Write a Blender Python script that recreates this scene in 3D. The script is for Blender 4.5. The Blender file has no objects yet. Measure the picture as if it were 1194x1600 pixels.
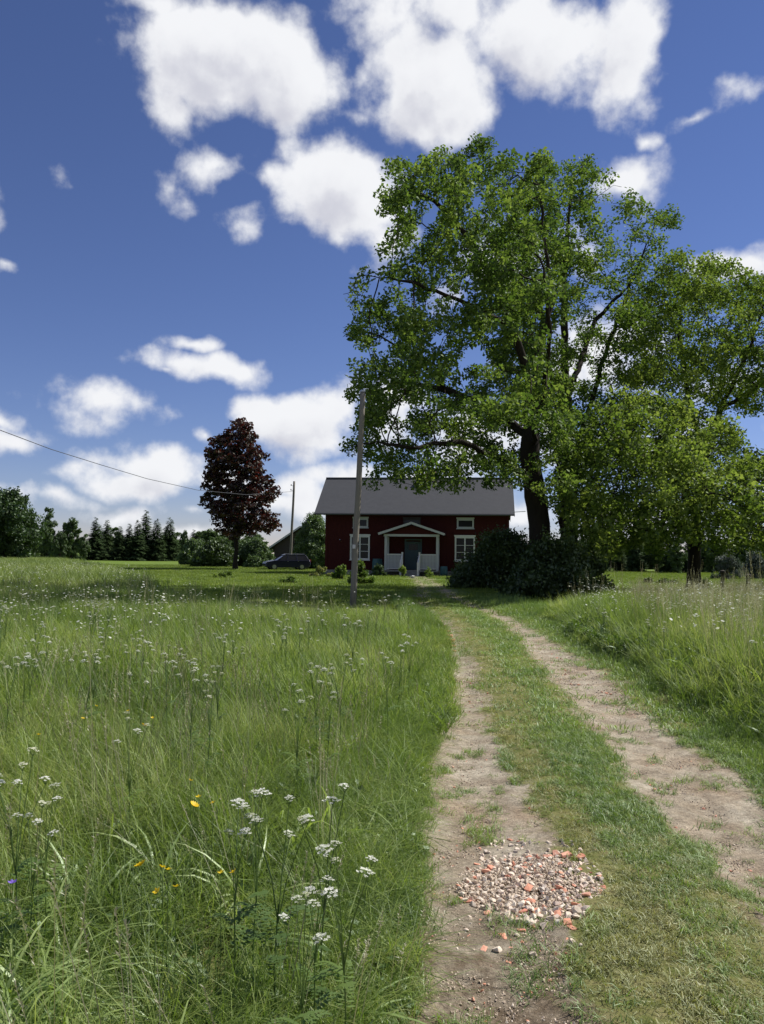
import bpy, math, random
import numpy as np
from mathutils import Vector, Matrix, Euler
S = bpy.context.scene
C = S.collection
R = math.radians
rng = np.random.default_rng(7)
random.seed(7)

# ------------------------------------------------------------------ camera
F_PX, PITCH, ROLL, EYE = 1250.0, R(3.02), R(-0.7), 1.6
cd = bpy.data.cameras.new('camera')
cam = bpy.data.objects.new('camera', cd); C.objects.link(cam)
cd.sensor_fit = 'VERTICAL'; cd.sensor_height = 24.0; cd.lens = F_PX / 1600 * 24
cd.clip_start = 0.05; cd.clip_end = 3000
cam.location = (0, 0, EYE)
cam.rotation_mode = 'XYZ'; cam.rotation_euler = (math.pi/2 + PITCH, ROLL, 0)
S.camera = cam
CR = np.array(Euler((math.pi/2 + PITCH, ROLL, 0), 'XYZ').to_matrix())
def ray(px, py):
    return CR @ np.array([(px-597)/F_PX, (800-py)/F_PX, -1.0])
def P(px, py, d):
    r = ray(px, py); return np.array([0, 0, EYE]) + r * (d / r[1])
def PZ(px, py, z=0.0):
    r = ray(px, py); return np.array([0, 0, EYE]) + r * ((z-EYE)/r[2])

# ------------------------------------------------------------------ light
SUN_EL, SUN_B = R(46), R(28)
w = bpy.data.worlds.new('World'); S.world = w; w.use_nodes = True
def build_world():
    nt = w.node_tree; N = nt.nodes; L = nt.links; N.clear()
    out = N.new('ShaderNodeOutputWorld'); bg = N.new('ShaderNodeBackground'); bg2 = N.new('ShaderNodeBackground')
    sky = N.new('ShaderNodeTexSky'); sky.sky_type = 'NISHITA'; sky.sun_disc = False
    sky.sun_elevation = SUN_EL; sky.sun_rotation = math.pi/2 - SUN_B
    sky.air_density = 1.0; sky.dust_density = 0.0; sky.ozone_density = 3.0; sky.altitude = 600
    bg.inputs[1].default_value = 0.085
    # phone camera's saturated blue
    hsv = N.new('ShaderNodeHueSaturation'); hsv.inputs['Hue'].default_value = 0.5
    hsv.inputs['Saturation'].default_value = 1.03; hsv.inputs['Value'].default_value = 0.70
    wb = N.new('ShaderNodeMixRGB'); wb.blend_type = 'MULTIPLY'; wb.inputs[0].default_value = 1; wb.inputs[2].default_value = (1.0, .95, 1.22, 1)
    L.new(sky.outputs[0], wb.inputs[1]); L.new(wb.outputs[0], hsv.inputs['Color']); L.new(hsv.outputs[0], bg.inputs[0])
    # cloud density group: a set of ellipsoids on the direction sphere broken up by noise
    g = bpy.data.node_groups.new('cloud_density', 'ShaderNodeTree')
    g.interface.new_socket('Vector', in_out='INPUT', socket_type='NodeSocketVector')
    g.interface.new_socket('Density', in_out='OUTPUT', socket_type='NodeSocketFloat')
    g.interface.new_socket('Low', in_out='OUTPUT', socket_type='NodeSocketFloat')
    gi = g.nodes.new('NodeGroupInput'); go = g.nodes.new('NodeGroupOutput')
    def n(t, **k):
        x = g.nodes.new(t)
        for a, b in k.items(): setattr(x, a, b)
        return x
    def m(op, a, b=None, c=None):
        x = n('ShaderNodeMath', operation=op)
        for i, v in enumerate((a, b, c)):
            if v is None: continue
            if isinstance(v, (int, float)): x.inputs[i].default_value = v
            else: g.links.new(v, x.inputs[i])
        return x.outputs[0]
    warp = n('ShaderNodeTexNoise'); warp.inputs['Scale'].default_value = 9; warp.inputs['Detail'].default_value = 3
    warp.inputs['Roughness'].default_value = .55
    g.links.new(gi.outputs[0], warp.inputs['Vector'])
    sub = n('ShaderNodeVectorMath', operation='SUBTRACT'); sub.inputs[1].default_value = (.5, .5, .5)
    g.links.new(warp.outputs['Color'], sub.inputs[0])
    sc = n('ShaderNodeVectorMath', operation='SCALE'); sc.inputs['Scale'].default_value = .055
    g.links.new(sub.outputs[0], sc.inputs[0])
    add = n('ShaderNodeVectorMath', operation='ADD')
    g.links.new(gi.outputs[0], add.inputs[0]); g.links.new(sc.outputs[0], add.inputs[1])
    blobs = [  # px, py, half width, half height, tilt deg, weight
        (335,95,122,88,0,1.7),(425,110,120,88,8,1.7),(360,60,110,66,0,1.5),(270,182,32,48,0,.75),(250,5,60,24,0,.8),(520,100,55,60,0,.6),
        (335,262,105,36,-22,.62),(262,292,48,42,0,.5),(590,20,60,75,30,.8),(680,140,112,88,15,1.5),(700,25,90,60,0,.85),
        (840,65,135,80,15,1.4),(985,65,64,95,0,1.2),(905,10,60,26,0,.35),(990,130,48,34,0,.7),(575,180,60,26,0,.35),
        (535,300,100,80,25,1.5),(455,290,50,32,0,.75),(595,365,50,48,0,.9),(122,290,50,46,20,.45),(383,360,44,34,0,.4),
        (1168,140,42,40,0,.55),(1100,178,50,24,-10,.33),(1015,212,28,20,0,.32),(985,285,60,36,0,1.0),(1165,412,72,34,0,1.0),
        (935,560,110,60,0,1.0),(790,400,110,60,0,.7),(700,450,60,50,0,.5),(610,640,80,70,0,.8),(760,690,130,60,0,.8),(1020,700,120,50,0,.7),
        (1140,600,70,30,0,.6),(1280,560,120,40,0,.9),(1260,760,100,30,0,.7),
        (295,541,46,13,-4,.8),(330,577,100,22,3,1.0),(250,580,30,12,0,.45),(168,634,92,38,6,1.1),(120,615,50,16,0,.5),
        (10,680,52,30,0,1.0),(5,652,32,16,0,.8),(480,662,98,54,-4,1.6),(430,632,60,30,-10,.7),(318,685,24,19,0,.65),
        (190,752,98,26,3,1.0),(250,732,100,32,5,1.0),(340,748,70,28,0,.9),(80,775,66,18,4,.9),(545,745,70,24,0,.9),
        (185,808,50,18,0,.8),(300,800,50,15,0,.7),(430,788,100,24,0,.95),(452,765,60,22,0,.8),(300,834,120,18,0,.8),(820,806,80,20,0,.8),(5,410,28,14,20,.45),
        (640,745,90,22,0,.8),(980,810,100,30,0,.6),
        (-120,300,90,60,0,1.0),(-250,560,110,35,0,1.0),(1400,250,120,70,0,1.0),(-220,760,120,26,0,1.0),(1500,700,150,35,0,1.0),
        (500,-220,260,90,0,1.1),(1000,-300,200,90,0,1.0),(60,-260,140,80,0,.9)]
    best = None
    for (px, py, a, b, tilt, wt) in blobs:
        d = Vector(ray(px, py)).normalized()
        q = d.to_track_quat('Y', 'Z').to_matrix() @ Matrix.Rotation(-R(-tilt) + R(0.7), 3, 'Y')
        mp = n('ShaderNodeMapping'); mp.vector_type = 'TEXTURE'
        mp.inputs['Location'].default_value = d
        mp.inputs['Rotation'].default_value = q.to_euler('XYZ')
        k = 1/F_PX * (d.y)
        mp.inputs['Scale'].default_value = (a*k*1.2, .6, b*k*1.2)
        g.links.new(add.outputs[0], mp.inputs['Vector'])
        ln = n('ShaderNodeVectorMath', operation='LENGTH'); g.links.new(mp.outputs[0], ln.inputs[0])
        # weight falls off from the centre
        v = m('SUBTRACT', wt, m('MULTIPLY', ln.outputs['Value'], wt if wt > .8 else .8))
        best = v if best is None else m('SMOOTH_MAX', best, v, .12)
    # behind the camera and overhead: the same kind of scattered cumulus
    bn = n('ShaderNodeTexNoise'); bn.inputs['Scale'].default_value = 3.2; bn.inputs['Detail'].default_value = 1
    g.links.new(add.outputs[0], bn.inputs['Vector'])
    sep = n('ShaderNodeSeparateXYZ'); g.links.new(gi.outputs[0], sep.inputs[0])
    away = m('MULTIPLY_ADD', sep.outputs['Y'], -3.0, 1.2)
    away = m('MINIMUM', m('MAXIMUM', away, 0.0), 1.0)
    gen = m('MULTIPLY', m('SUBTRACT', bn.outputs['Fac'], .53), 5.0)
    gen = m('ADD', m('MULTIPLY', gen, away), m('MULTIPLY', m('SUBTRACT', away, 1.0), 2.0))
    best = m('MAXIMUM', best, gen)
    nz = n('ShaderNodeTexNoise'); nz.inputs['Scale'].default_value = 16; nz.inputs['Detail'].default_value = 7
    nz.inputs['Roughness'].default_value = .54
    g.links.new(gi.outputs[0], nz.inputs['Vector'])
    dn = m('MULTIPLY_ADD', m('SUBTRACT', nz.outputs['Fac'], .5), 2.5, best)
    g.links.new(dn, go.inputs[0])
    g.links.new(best, go.inputs[1])
    tc = N.new('ShaderNodeTexCoord')
    ga = N.new('ShaderNodeGroup'); ga.node_tree = g; L.new(tc.outputs['Generated'], ga.inputs[0])
    off = N.new('ShaderNodeVectorMath'); off.operation = 'ADD'; off.inputs[1].default_value = (.016, -.004, .03)
    L.new(tc.outputs['Generated'], off.inputs[0])
    gb = N.new('ShaderNodeGroup'); gb.node_tree = g; L.new(off.outputs[0], gb.inputs[0])
    def mr(src, a, b, c, d_, smooth=True):
        x = N.new('ShaderNodeMapRange'); x.interpolation_type = 'SMOOTHSTEP' if smooth else 'LINEAR'
        x.inputs[1].default_value = a; x.inputs[2].default_value = b; x.inputs[3].default_value = c; x.inputs[4].default_value = d_
        L.new(src, x.inputs[0]); return x.outputs[0]
    mask = mr(ga.outputs[0], -.02, .78, 0, 1)
    # thickness between this point of the cloud and its sunlit top
    bw = N.new('ShaderNodeTexNoise'); bw.inputs['Scale'].default_value = 24; bw.inputs['Detail'].default_value = 6; L.new(off.outputs[0], bw.inputs['Vector'])
    ma = N.new('ShaderNodeMath'); ma.operation = 'MULTIPLY_ADD'; L.new(bw.outputs['Fac'], ma.inputs[0]); ma.inputs[1].default_value = 1.6; ma.inputs[2].default_value = -.8
    ms = N.new('ShaderNodeMath'); ms.operation = 'ADD'; L.new(ma.outputs[0], ms.inputs[0]); L.new(gb.outputs[0], ms.inputs[1])
    thick = mr(ms.outputs[0], .1, 1.9, 0, 1)
    ramp = N.new('ShaderNodeValToRGB'); L.new(thick, ramp.inputs[0])
    e = ramp.color_ramp.elements
    e[0].position = 0.0; e[0].color = (.93, .94, .97, 1); e[1].position = 1.0; e[1].color = (.64, .65, .73, 1)
    x = e.new(.45); x.color = (.86, .87, .91, 1)
    L.new(ramp.outputs[0], bg2.inputs[0]); bg2.inputs[1].default_value = 0.78
    mx = N.new('ShaderNodeMixShader'); L.new(mask, mx.inputs[0]); L.new(bg.outputs[0], mx.inputs[1]); L.new(bg2.outputs[0], mx.inputs[2])
    L.new(mx.outputs[0], out.inputs[0])
build_world()
w.cycles.sampling_method = 'MANUAL'; w.cycles.sample_map_resolution = 512
sl = bpy.data.lights.new('sun', 'SUN'); sl.energy = 5.0; sl.angle = R(0.55); sl.color = (1.0, .955, .88)
sun = bpy.data.objects.new('sun', sl); C.objects.link(sun)
sv = Vector((math.cos(SUN_EL)*math.cos(SUN_B), math.cos(SUN_EL)*math.sin(SUN_B), math.sin(SUN_EL)))
sun.rotation_euler = sv.to_track_quat('Z', 'Y').to_euler(); sun.location = (40, 10, 60)
S.view_settings.view_transform = 'Standard'; S.view_settings.look = 'None'
S.view_settings.gamma = 1; S.view_settings.exposure = 0.32; S.view_settings.use_curve_mapping = False
S.cycles.max_bounces = 6; S.cycles.diffuse_bounces = 3; S.cycles.transmission_bounces = 3; S.cycles.glossy_bounces = 2
S.cycles.use_denoising = True

# ------------------------------------------------------------------ helpers
def smooth(a, b, x):
    t = np.clip((x-a)/(b-a), 0, 1); return t*t*(3-2*t)
_tab = np.random.default_rng(3).random((256, 256))
def vnoise(x, y):
    x = np.asarray(x, float); y = np.asarray(y, float)
    xi = np.floor(x).astype(int); yi = np.floor(y).astype(int); fx = x-xi; fy = y-yi
    fx = fx*fx*(3-2*fx); fy = fy*fy*(3-2*fy)
    a = _tab[xi & 255, yi & 255]; b = _tab[(xi+1) & 255, yi & 255]; c = _tab[xi & 255, (yi+1) & 255]; d = _tab[(xi+1) & 255, (yi+1) & 255]
    return (a*(1-fx)+b*fx)*(1-fy)+(c*(1-fx)+d*fx)*fy
def fbm(x, y, o=4):
    s = 0; a = .5
    for i in range(o):
        s = s + a*(vnoise(x*2**i+17.3*i, y*2**i+5.1*i)); a *= .5
    return s/(1-.5**o)

def tag(o, label=None, cat=None, group=None, kind=None):
    if label: o['label'] = label
    if cat: o['category'] = cat
    if group: o['group'] = group
    if kind: o['kind'] = kind
    return o
def empty(name, loc=(0, 0, 0), rz=0.0, label=None, cat=None, group=None):
    o = bpy.data.objects.new(name, None); C.objects.link(o); o.empty_display_size = .1
    o.location = loc; o.rotation_euler = (0, 0, rz)
    return tag(o, label, cat, group)
def npmesh(name, V, Fq, mat, smooth_=False, attrs=None):
    """V (n,3); Fq (m,k) faces of equal size, or a list of such arrays"""
    me = bpy.data.meshes.new(name)
    if not isinstance(Fq, list): Fq = [Fq]
    Fq = [np.asarray(f, dtype=np.int32) for f in Fq if len(f)]
    me.vertices.add(len(V)); me.vertices.foreach_set('co', np.asarray(V, np.float32).ravel())
    nl = sum(f.size for f in Fq); npoly = sum(len(f) for f in Fq)
    me.loops.add(nl); me.polygons.add(npoly)
    me.loops.foreach_set('vertex_index', np.concatenate([f.ravel() for f in Fq]))
    st = []; o = 0
    for f in Fq:
        st.append(o + np.arange(len(f))*f.shape[1]); o += f.size
    me.polygons.foreach_set('loop_start', np.concatenate(st).astype(np.int32))
    if smooth_: me.polygons.foreach_set('use_smooth', np.ones(npoly, bool))
    if attrs:
        for k, v in attrs.items():
            a = me.attributes.new(k, 'FLOAT', 'POINT'); a.data.foreach_set('value', np.asarray(v, np.float32))
    me.update(calc_edges=True)
    if mat: me.materials.append(mat)
    return me
def link(name, me, parent=None):
    o = bpy.data.objects.new(name, me); C.objects.link(o); o.parent = parent; return o
class MB:
    def __init__(s): s.v = []; s.f = []
    def add(s, vs, fs):
        b = len(s.v); s.v += [tuple(v) for v in vs]; s.f += [tuple(b+i for i in f) for f in fs]; return s
    def box(s, x0, x1, y0, y1, z0, z1):
        return s.add([(x0,y0,z0),(x1,y0,z0),(x1,y1,z0),(x0,y1,z0),(x0,y0,z1),(x1,y0,z1),(x1,y1,z1),(x0,y1,z1)],
                     [(0,3,2,1),(4,5,6,7),(0,1,5,4),(1,2,6,5),(2,3,7,6),(3,0,4,7)])
    def prism(s, poly, a0, a1, axis='y'):
        """poly in the other two axes (x,z) or (y,z), extruded along axis"""
        n = len(poly)
        f = (lambda p, a: (p[0], a, p[1])) if axis == 'y' else (lambda p, a: (a, p[0], p[1]))
        vs = [f(p, a0) for p in poly] + [f(p, a1) for p in poly]
        fs = [tuple(range(n)), tuple(range(2*n-1, n-1, -1))] + [(i, i+n, (i+1) % n+n, (i+1) % n) for i in range(n)]
        return s.add(vs, fs)
    def beam(s, a, b, w_, h_):
        a = Vector(a); b = Vector(b); d = (b-a).normalized(); u = d.cross(Vector((0, 0, 1)))
        if u.length < 1e-3: u = Vector((1, 0, 0))
        u.normalize(); v = u.cross(d)
        vs = [p + u*i*w_/2 + v*j*h_/2 for p in (a, b) for (i, j) in ((-1,-1),(1,-1),(1,1),(-1,1))]
        return s.add(vs, [(0,3,2,1),(4,5,6,7),(0,1,5,4),(1,2,6,5),(2,3,7,6),(3,0,4,7)])
    def tube(s, pts, rad, n=8, cap=True):
        pts = [Vector(p) for p in pts]; k = len(pts)
        if not hasattr(rad, '__len__'): rad = [rad]*k
        vs = []
        for i, p in enumerate(pts):
            d = (pts[min(i+1, k-1)]-pts[max(i-1, 0)]).normalized()
            u = d.orthogonal().normalized() if abs(d.z) < .95 else Vector((1, 0, 0)); u = (u - d*u.dot(d)).normalized(); v = d.cross(u)
            vs += [p + (u*math.cos(t)+v*math.sin(t))*rad[i] for t in [2*math.pi*j/n for j in range(n)]]
        fs = [(i*n+j, i*n+(j+1) % n, (i+1)*n+(j+1) % n, (i+1)*n+j) for i in range(k-1) for j in range(n)]
        if cap: fs += [tuple(range(n-1, -1, -1)), tuple((k-1)*n+j for j in range(n))]
        return s.add(vs, fs)
    def build(s, name, mat, parent=None, sm=False, bevel=0):
        me = bpy.data.meshes.new(name); me.from_pydata(s.v, [], s.f); me.update()
        if mat: me.materials.append(mat)
        if sm: me.polygons.foreach_set('use_smooth', [True]*len(me.polygons))
        o = link(name, me, parent)
        if bevel:
            b = o.modifiers.new('bevel', 'BEVEL'); b.width = bevel; b.segments = 2
        return o
def copy_tree(o, parent=None):
    c = o.copy(); C.objects.link(c); c.parent = parent
    for ch in o.children: copy_tree(ch, c)
    return c

# ------------------------------------------------------------------ materials
def mat(name):
    m_ = bpy.data.materials.new(name); m_.use_nodes = True; return m_, m_.node_tree.nodes, m_.node_tree.links
def simple(name, col, rough=.7, metal=0, bump=0, bscale=20, var=.25, stretch=None, spec=.4):
    m_, N, L = mat(name); b = N['Principled BSDF']
    b.inputs['Roughness'].default_value = rough; b.inputs['Metallic'].default_value = metal
    b.inputs['Specular IOR Level'].default_value = spec
    tc = N.new('ShaderNodeTexCoord'); mp = N.new('ShaderNodeMapping'); L.new(tc.outputs['Object'], mp.inputs[0])
    if stretch: mp.inputs['Scale'].default_value = stretch
    nz = N.new('ShaderNodeTexNoise'); nz.inputs['Scale'].default_value = bscale; nz.inputs['Detail'].default_value = 6
    L.new(mp.outputs[0], nz.inputs['Vector'])
    mx = N.new('ShaderNodeMixRGB'); mx.inputs[1].default_value = tuple(c*(1-var) for c in col)+(1,); mx.inputs[2].default_value = tuple(min(1, c*(1+var)) for c in col)+(1,)
    L.new(nz.outputs['Fac'], mx.inputs[0]); L.new(mx.outputs[0], b.inputs['Base Color'])
    if bump:
        bp = N.new('ShaderNodeBump'); bp.inputs['Strength'].default_value = bump; bp.inputs['Distance'].default_value = .02
        L.new(nz.outputs['Fac'], bp.inputs['Height']); L.new(bp.outputs[0], b.inputs['Normal'])
    return m_
def leafmat(name, cols, trans=.45, island=False, nscale=.35, gloss=.06, tcol=(1.06, 1.12, .72)):
    """cols: dark, mid, light; varied by instance / island and by place"""
    m_, N, L = mat(name); N.remove(N['Principled BSDF']); out = N['Material Output']
    if island:
        gi = N.new('ShaderNodeNewGeometry'); rnd = gi.outputs['Random Per Island']
    else:
        gi = N.new('ShaderNodeObjectInfo'); rnd = gi.outputs['Random']
    geo = N.new('ShaderNodeNewGeometry')
    nz = N.new('ShaderNodeTexNoise'); nz.inputs['Scale'].default_value = nscale; nz.inputs['Detail'].default_value = 4
    L.new(geo.outputs['Position'], nz.inputs['Vector'])
    ad = N.new('ShaderNodeMath'); ad.operation = 'MULTIPLY_ADD'; L.new(nz.outputs['Fac'], ad.inputs[0]); ad.inputs[1].default_value = 1.7; ad.inputs[2].default_value = -.72
    mxf = N.new('ShaderNodeMath'); mxf.operation = 'MULTIPLY_ADD'; L.new(rnd, mxf.inputs[0]); mxf.inputs[1].default_value = .72
    L.new(ad.outputs[0], mxf.inputs[2])
    rp = N.new('ShaderNodeValToRGB'); L.new(mxf.outputs[0], rp.inputs[0]); e = rp.color_ramp.elements
    e[0].position = .1; e[0].color = cols[0]+(1,); e[1].position = 1.0; e[1].color = cols[-1]+(1,)
    for i, c in enumerate(cols[1:-1]):
        x = e.new(.1+.9*(i+1)/(len(cols)-1)); x.color = c+(1,)
    df = N.new('ShaderNodeBsdfDiffuse'); L.new(rp.outputs[0], df.inputs[0])
    tr = N.new('ShaderNodeBsdfTranslucent')
    tm = N.new('ShaderNodeMixRGB'); tm.blend_type = 'MULTIPLY'; tm.inputs[0].default_value = 1; tm.inputs[2].default_value = tcol+(1,)
    L.new(rp.outputs[0], tm.inputs[1]); L.new(tm.outputs[0], tr.inputs[0])
    a = N.new('ShaderNodeMixShader'); a.inputs[0].default_value = trans; L.new(df.outputs[0], a.inputs[1]); L.new(tr.outputs[0], a.inputs[2])
    gl = N.new('ShaderNodeBsdfGlossy'); gl.inputs['Roughness'].default_value = .55; gl.inputs[0].default_value = (.9, 1, .9, 1)
    b = N.new('ShaderNodeMixShader'); b.inputs[0].default_value = gloss; L.new(a.outputs[0], b.inputs[1]); L.new(gl.outputs[0], b.inputs[2])
    L.new(b.outputs[0], out.inputs[0]); return m_
M = {}
M['grass'] = leafmat('grass_blades', [(.09,.145,.024),(.175,.255,.04),(.26,.34,.065),(.41,.44,.16)], trans=.5, nscale=.6, gloss=.035)
M['grass_far'] = leafmat('far_grass_blades', [(.14,.20,.032),(.22,.285,.05),(.31,.35,.085)], trans=.4, nscale=.13, gloss=.05)
M['grass_bright'] = leafmat('bright_broad_grass', [(.22,.32,.06),(.30,.40,.08),(.38,.46,.13)], trans=.5, gloss=.1)
M['short_green'] = leafmat('short_green_grass', [(.12,.20,.03),(.18,.27,.042),(.26,.33,.07)], trans=.45, nscale=1.2)
M['short_dry'] = leafmat('short_dry_grass', [(.17,.195,.04),(.26,.26,.07),(.38,.34,.14)], trans=.4, nscale=2)
M['lawn'] = leafmat('mown_lawn_grass', [(.12,.175,.022),(.17,.225,.03),(.22,.265,.042)], trans=.45, nscale=.2, gloss=.03)
M['seed'] = leafmat('grass_seed_heads', [(.20,.18,.10),(.32,.29,.18),(.46,.43,.30)], trans=.4)
M['herb'] = leafmat('herb_leaves', [(.06,.115,.016),(.10,.17,.025),(.15,.22,.035)], trans=.4)
M['leaf'] = leafmat('broadleaf_foliage', [(.055,.10,.018),(.115,.18,.032),(.24,.31,.07)], trans=.5, island=True, nscale=.45, gloss=.025)
M['leaf2'] = leafmat('yellow_green_foliage', [(.08,.13,.02),(.155,.22,.038),(.28,.34,.08)], trans=.5, island=True, nscale=.45, gloss=.025)
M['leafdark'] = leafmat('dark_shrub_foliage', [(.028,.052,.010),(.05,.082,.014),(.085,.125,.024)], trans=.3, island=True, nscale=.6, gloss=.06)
M['maple'] = leafmat('copper_maple_foliage', [(.022,.010,.010),(.042,.014,.014),(.075,.02,.016)], trans=.35, island=True, nscale=.5, tcol=(1.5,.6,.4), gloss=.05)
M['spruce'] = leafmat('conifer_needles', [(.042,.072,.026),(.065,.105,.036),(.09,.14,.05)], trans=.15, island=True, nscale=.2, gloss=.03)
M['birch'] = leafmat('distant_birch_foliage', [(.055,.095,.026),(.085,.135,.04),(.12,.18,.055)], trans=.35, island=True, nscale=.2)
M['oakleaf'] = leafmat('distant_oak_foliage', [(.028,.058,.012),(.042,.08,.016),(.06,.11,.02)], trans=.3, island=True, nscale=.3)
M['elder'] = leafmat('pale_flowering_foliage', [(.07,.13,.03),(.12,.18,.06),(.2,.26,.12)], trans=.4, island=True, nscale=.8)
M['white_petal'] = leafmat('white_petals', [(.62,.64,.52),(.74,.75,.66),(.82,.82,.76)], trans=.35, tcol=(1, 1, .9), gloss=.02)
M['cream_petal'] = leafmat('cream_petals', [(.5,.52,.34),(.62,.63,.46),(.74,.74,.6)], trans=.35, tcol=(1, 1, .9), gloss=.02)
M['yellow_petal'] = leafmat('yellow_petals', [(.75,.5,.01),(.8,.58,.015),(.85,.62,.02)], trans=.3, tcol=(1, 1, .6), gloss=.03)
M['purple_petal'] = leafmat('violet_petals', [(.12,.06,.4),(.16,.08,.5),(.2,.1,.55)], trans=.3, tcol=(1, 1, 1))
M['lilac_leaf'] = leafmat('grey_lilac_foliage', [(.05,.07,.045),(.08,.10,.08),(.17,.17,.21)], trans=.3, island=True, nscale=.8)
M['bark'] = simple('rough_bark', (.028,.023,.018), .95, bump=.9, bscale=9, var=.45, stretch=(1,1,.25), spec=.1)
M['wood_pole'] = simple('weathered_pole_wood', (.21,.19,.16), .9, bump=.5, bscale=30, var=.3, stretch=(1,1,.05), spec=.15)
M['red'] = simple('falu_red_boards', (.052,.012,.011), .9, bump=.3, bscale=6, var=.25, stretch=(4,4,.4), spec=.12)
M['roof'] = simple('dark_grey_sheet_roof', (.062,.064,.070), .8, bump=.25, bscale=3, var=.18, spec=.3)
M['trim'] = simple('aged_white_paint', (.62,.60,.57), .7, bump=.2, bscale=15, var=.1)
M['trimgrey'] = simple('greyed_white_boards', (.42,.42,.42), .8, bump=.3, bscale=8, var=.12)
M['door'] = simple('dull_blue_green_paint', (.04,.068,.075), .6, bscale=8, var=.2)
M['stonefoot'] = simple('foundation_stone', (.22,.21,.19), .95, bump=.8, bscale=5, var=.4)
M['brickred'] = simple('chimney_brick', (.42,.13,.06), .9, bump=.4, bscale=9, var=.3)
M['barn'] = simple('tarred_brown_boards', (.055,.045,.038), .9, bump=.3, bscale=5, var=.3, stretch=(4,4,.4))
M['carpaint'] = simple('dark_violet_blue_car_paint', (.018,.02,.045), .25, metal=.3, bscale=3, var=.1, spec=.6)
M['tyre'] = simple('black_rubber', (.02,.02,.02), .85)
M['metal'] = simple('dull_metal', (.45,.45,.46), .4, metal=.9, bscale=20, var=.1)
M['cable'] = simple('black_cable', (.06,.06,.065), .6)
M['ceramic'] = simple('brown_ceramic', (.12,.07,.04), .3)
M['teal'] = simple('dull_teal_plastic', (.03,.09,.09), .5)
M['redlamp'] = simple('red_lamp_glass', (.35,.02,.02), .25)
M['clearlamp'] = simple('clear_lamp_glass', (.6,.62,.65), .15)
def glassmat(name, col=(.008,.009,.012), rough=.15):
    m_, N, L = mat(name); b = N['Principled BSDF']; b.inputs['Base Color'].default_value = col+(1,)
    b.inputs['Roughness'].default_value = rough; b.inputs['Specular IOR Level'].default_value = .25; return m_
M['glass'] = glassmat('dark_window_glass')
def stonemat(name, cols, island=False):
    m_, N, L = mat(name); b = N['Principled BSDF']; b.inputs['Roughness'].default_value = .85; b.inputs['Specular IOR Level'].default_value = .25
    oi = N.new('ShaderNodeObjectInfo') if not island else N.new('ShaderNodeNewGeometry')
    rp = N.new('ShaderNodeValToRGB'); rp.color_ramp.interpolation = 'LINEAR'; e = rp.color_ramp.elements
    L.new(oi.outputs['Random' if not island else 'Random Per Island'], rp.inputs[0])
    e[0].position = 0; e[0].color = cols[0]+(1,); e[1].position = 1; e[1].color = cols[-1]+(1,)
    for i, c in enumerate(cols[1:-1]):
        x = e.new((i+1)/(len(cols)-1)); x.color = c+(1,)
    g2 = N.new('ShaderNodeNewGeometry'); nz = N.new('ShaderNodeTexNoise'); nz.inputs['Scale'].default_value = 60; nz.inputs['Detail'].default_value = 6
    L.new(g2.outputs['Position'], nz.inputs['Vector'])
    mx = N.new('ShaderNodeMixRGB'); mx.blend_type = 'OVERLAY'; mx.inputs[0].default_value = .4
    L.new(rp.outputs[0], mx.inputs[1]); L.new(nz.outputs['Fac'], mx.inputs[2]); L.new(mx.outputs[0], b.inputs['Base Color'])
    bp = N.new('ShaderNodeBump'); bp.inputs['Strength'].default_value = .5; bp.inputs['Distance'].default_value = .004
    L.new(nz.outputs['Fac'], bp.inputs['Height']); L.new(bp.outputs[0], b.inputs['Normal'])
    return m_
M['stone'] = stonemat('pale_crushed_stone', [(.62,.51,.40),(.72,.61,.48),(.53,.43,.34),(.78,.69,.56),(.68,.52,.41),(.56,.50,.43)])
M['brickbit'] = stonemat('broken_red_brick', [(.62,.27,.17),(.70,.34,.22),(.58,.24,.16),(.72,.40,.28)])
M['gravel'] = stonemat('small_gravel', [(.44,.35,.26),(.60,.49,.37),(.48,.38,.28),(.72,.62,.50)])

# ------------------------------------------------------------------ the lie of the land
_rows = [(1700,600,930,1420,1760),(1600,622,925,1330,1640),(1500,636,900,1245,1500),(1400,640,880,1140,1370),(1300,652,845,1035,1245),(1200,660,805,955,1130),(1150,682,778,922,1065),
         (1100,700,766,890,1000),(1050,702,745,852,940),(1000,693,724,808,866),(970,683,705,775,818),(946,645,672,722,752),(928,648,668,690,712),(915,652,668,676,692),(905,640,655,662,676)]
_yy = []; _tr = []
for (py, a, b, c, d) in _rows:
    p = [PZ(q, py, 0.0) for q in (a, b, c, d)]
    _yy.append(p[1][1]); _tr.append([q[0] for q in p])
_yy = np.array(_yy); _tr = np.array(_tr)
def tracks(y): return [np.interp(y, _yy, _tr[:, i]) for i in range(4)]
PILE = PZ(825, 1372, 0.0)
def H(x, y):
    x = np.asarray(x, float); y = np.asarray(y, float)
    a, b, c, d = tracks(y)
    h = .16*(fbm(x/9+3, y/9, 2)-.5)*smooth(9, 26, y)*(1-smooth(42, 52, y)*smooth(90, 60, y)*1.0)
    near = smooth(26, 18, y)
    h = h + near*(.22*smooth(d+.25, d+1.5, x) + .07*smooth(a-.1, a-1.2, x))
    for lo, hi in ((a, b), (c, d)):
        m_ = (lo+hi)/2; hw = np.maximum((hi-lo)/2, .15)
        h = h - .045*np.exp(-((x-m_)/hw)**2)*smooth(40, 25, y)
    return h
def dirt(x, y):
    a, b, c, d = tracks(y)
    n1 = (fbm(x*2.2, y*1.3, 4)-.5); n2 = fbm(x*9+40, y*6, 3)-.5
    s = np.maximum(.11, .02*y)
    q = 0
    for lo, hi in ((a, b), (c, d)):
        e = np.minimum(x-lo, hi-x) + n1*.34 + n2*.22
        q = np.maximum(q, smooth(-s, s*1.2, e))
    return q

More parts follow.
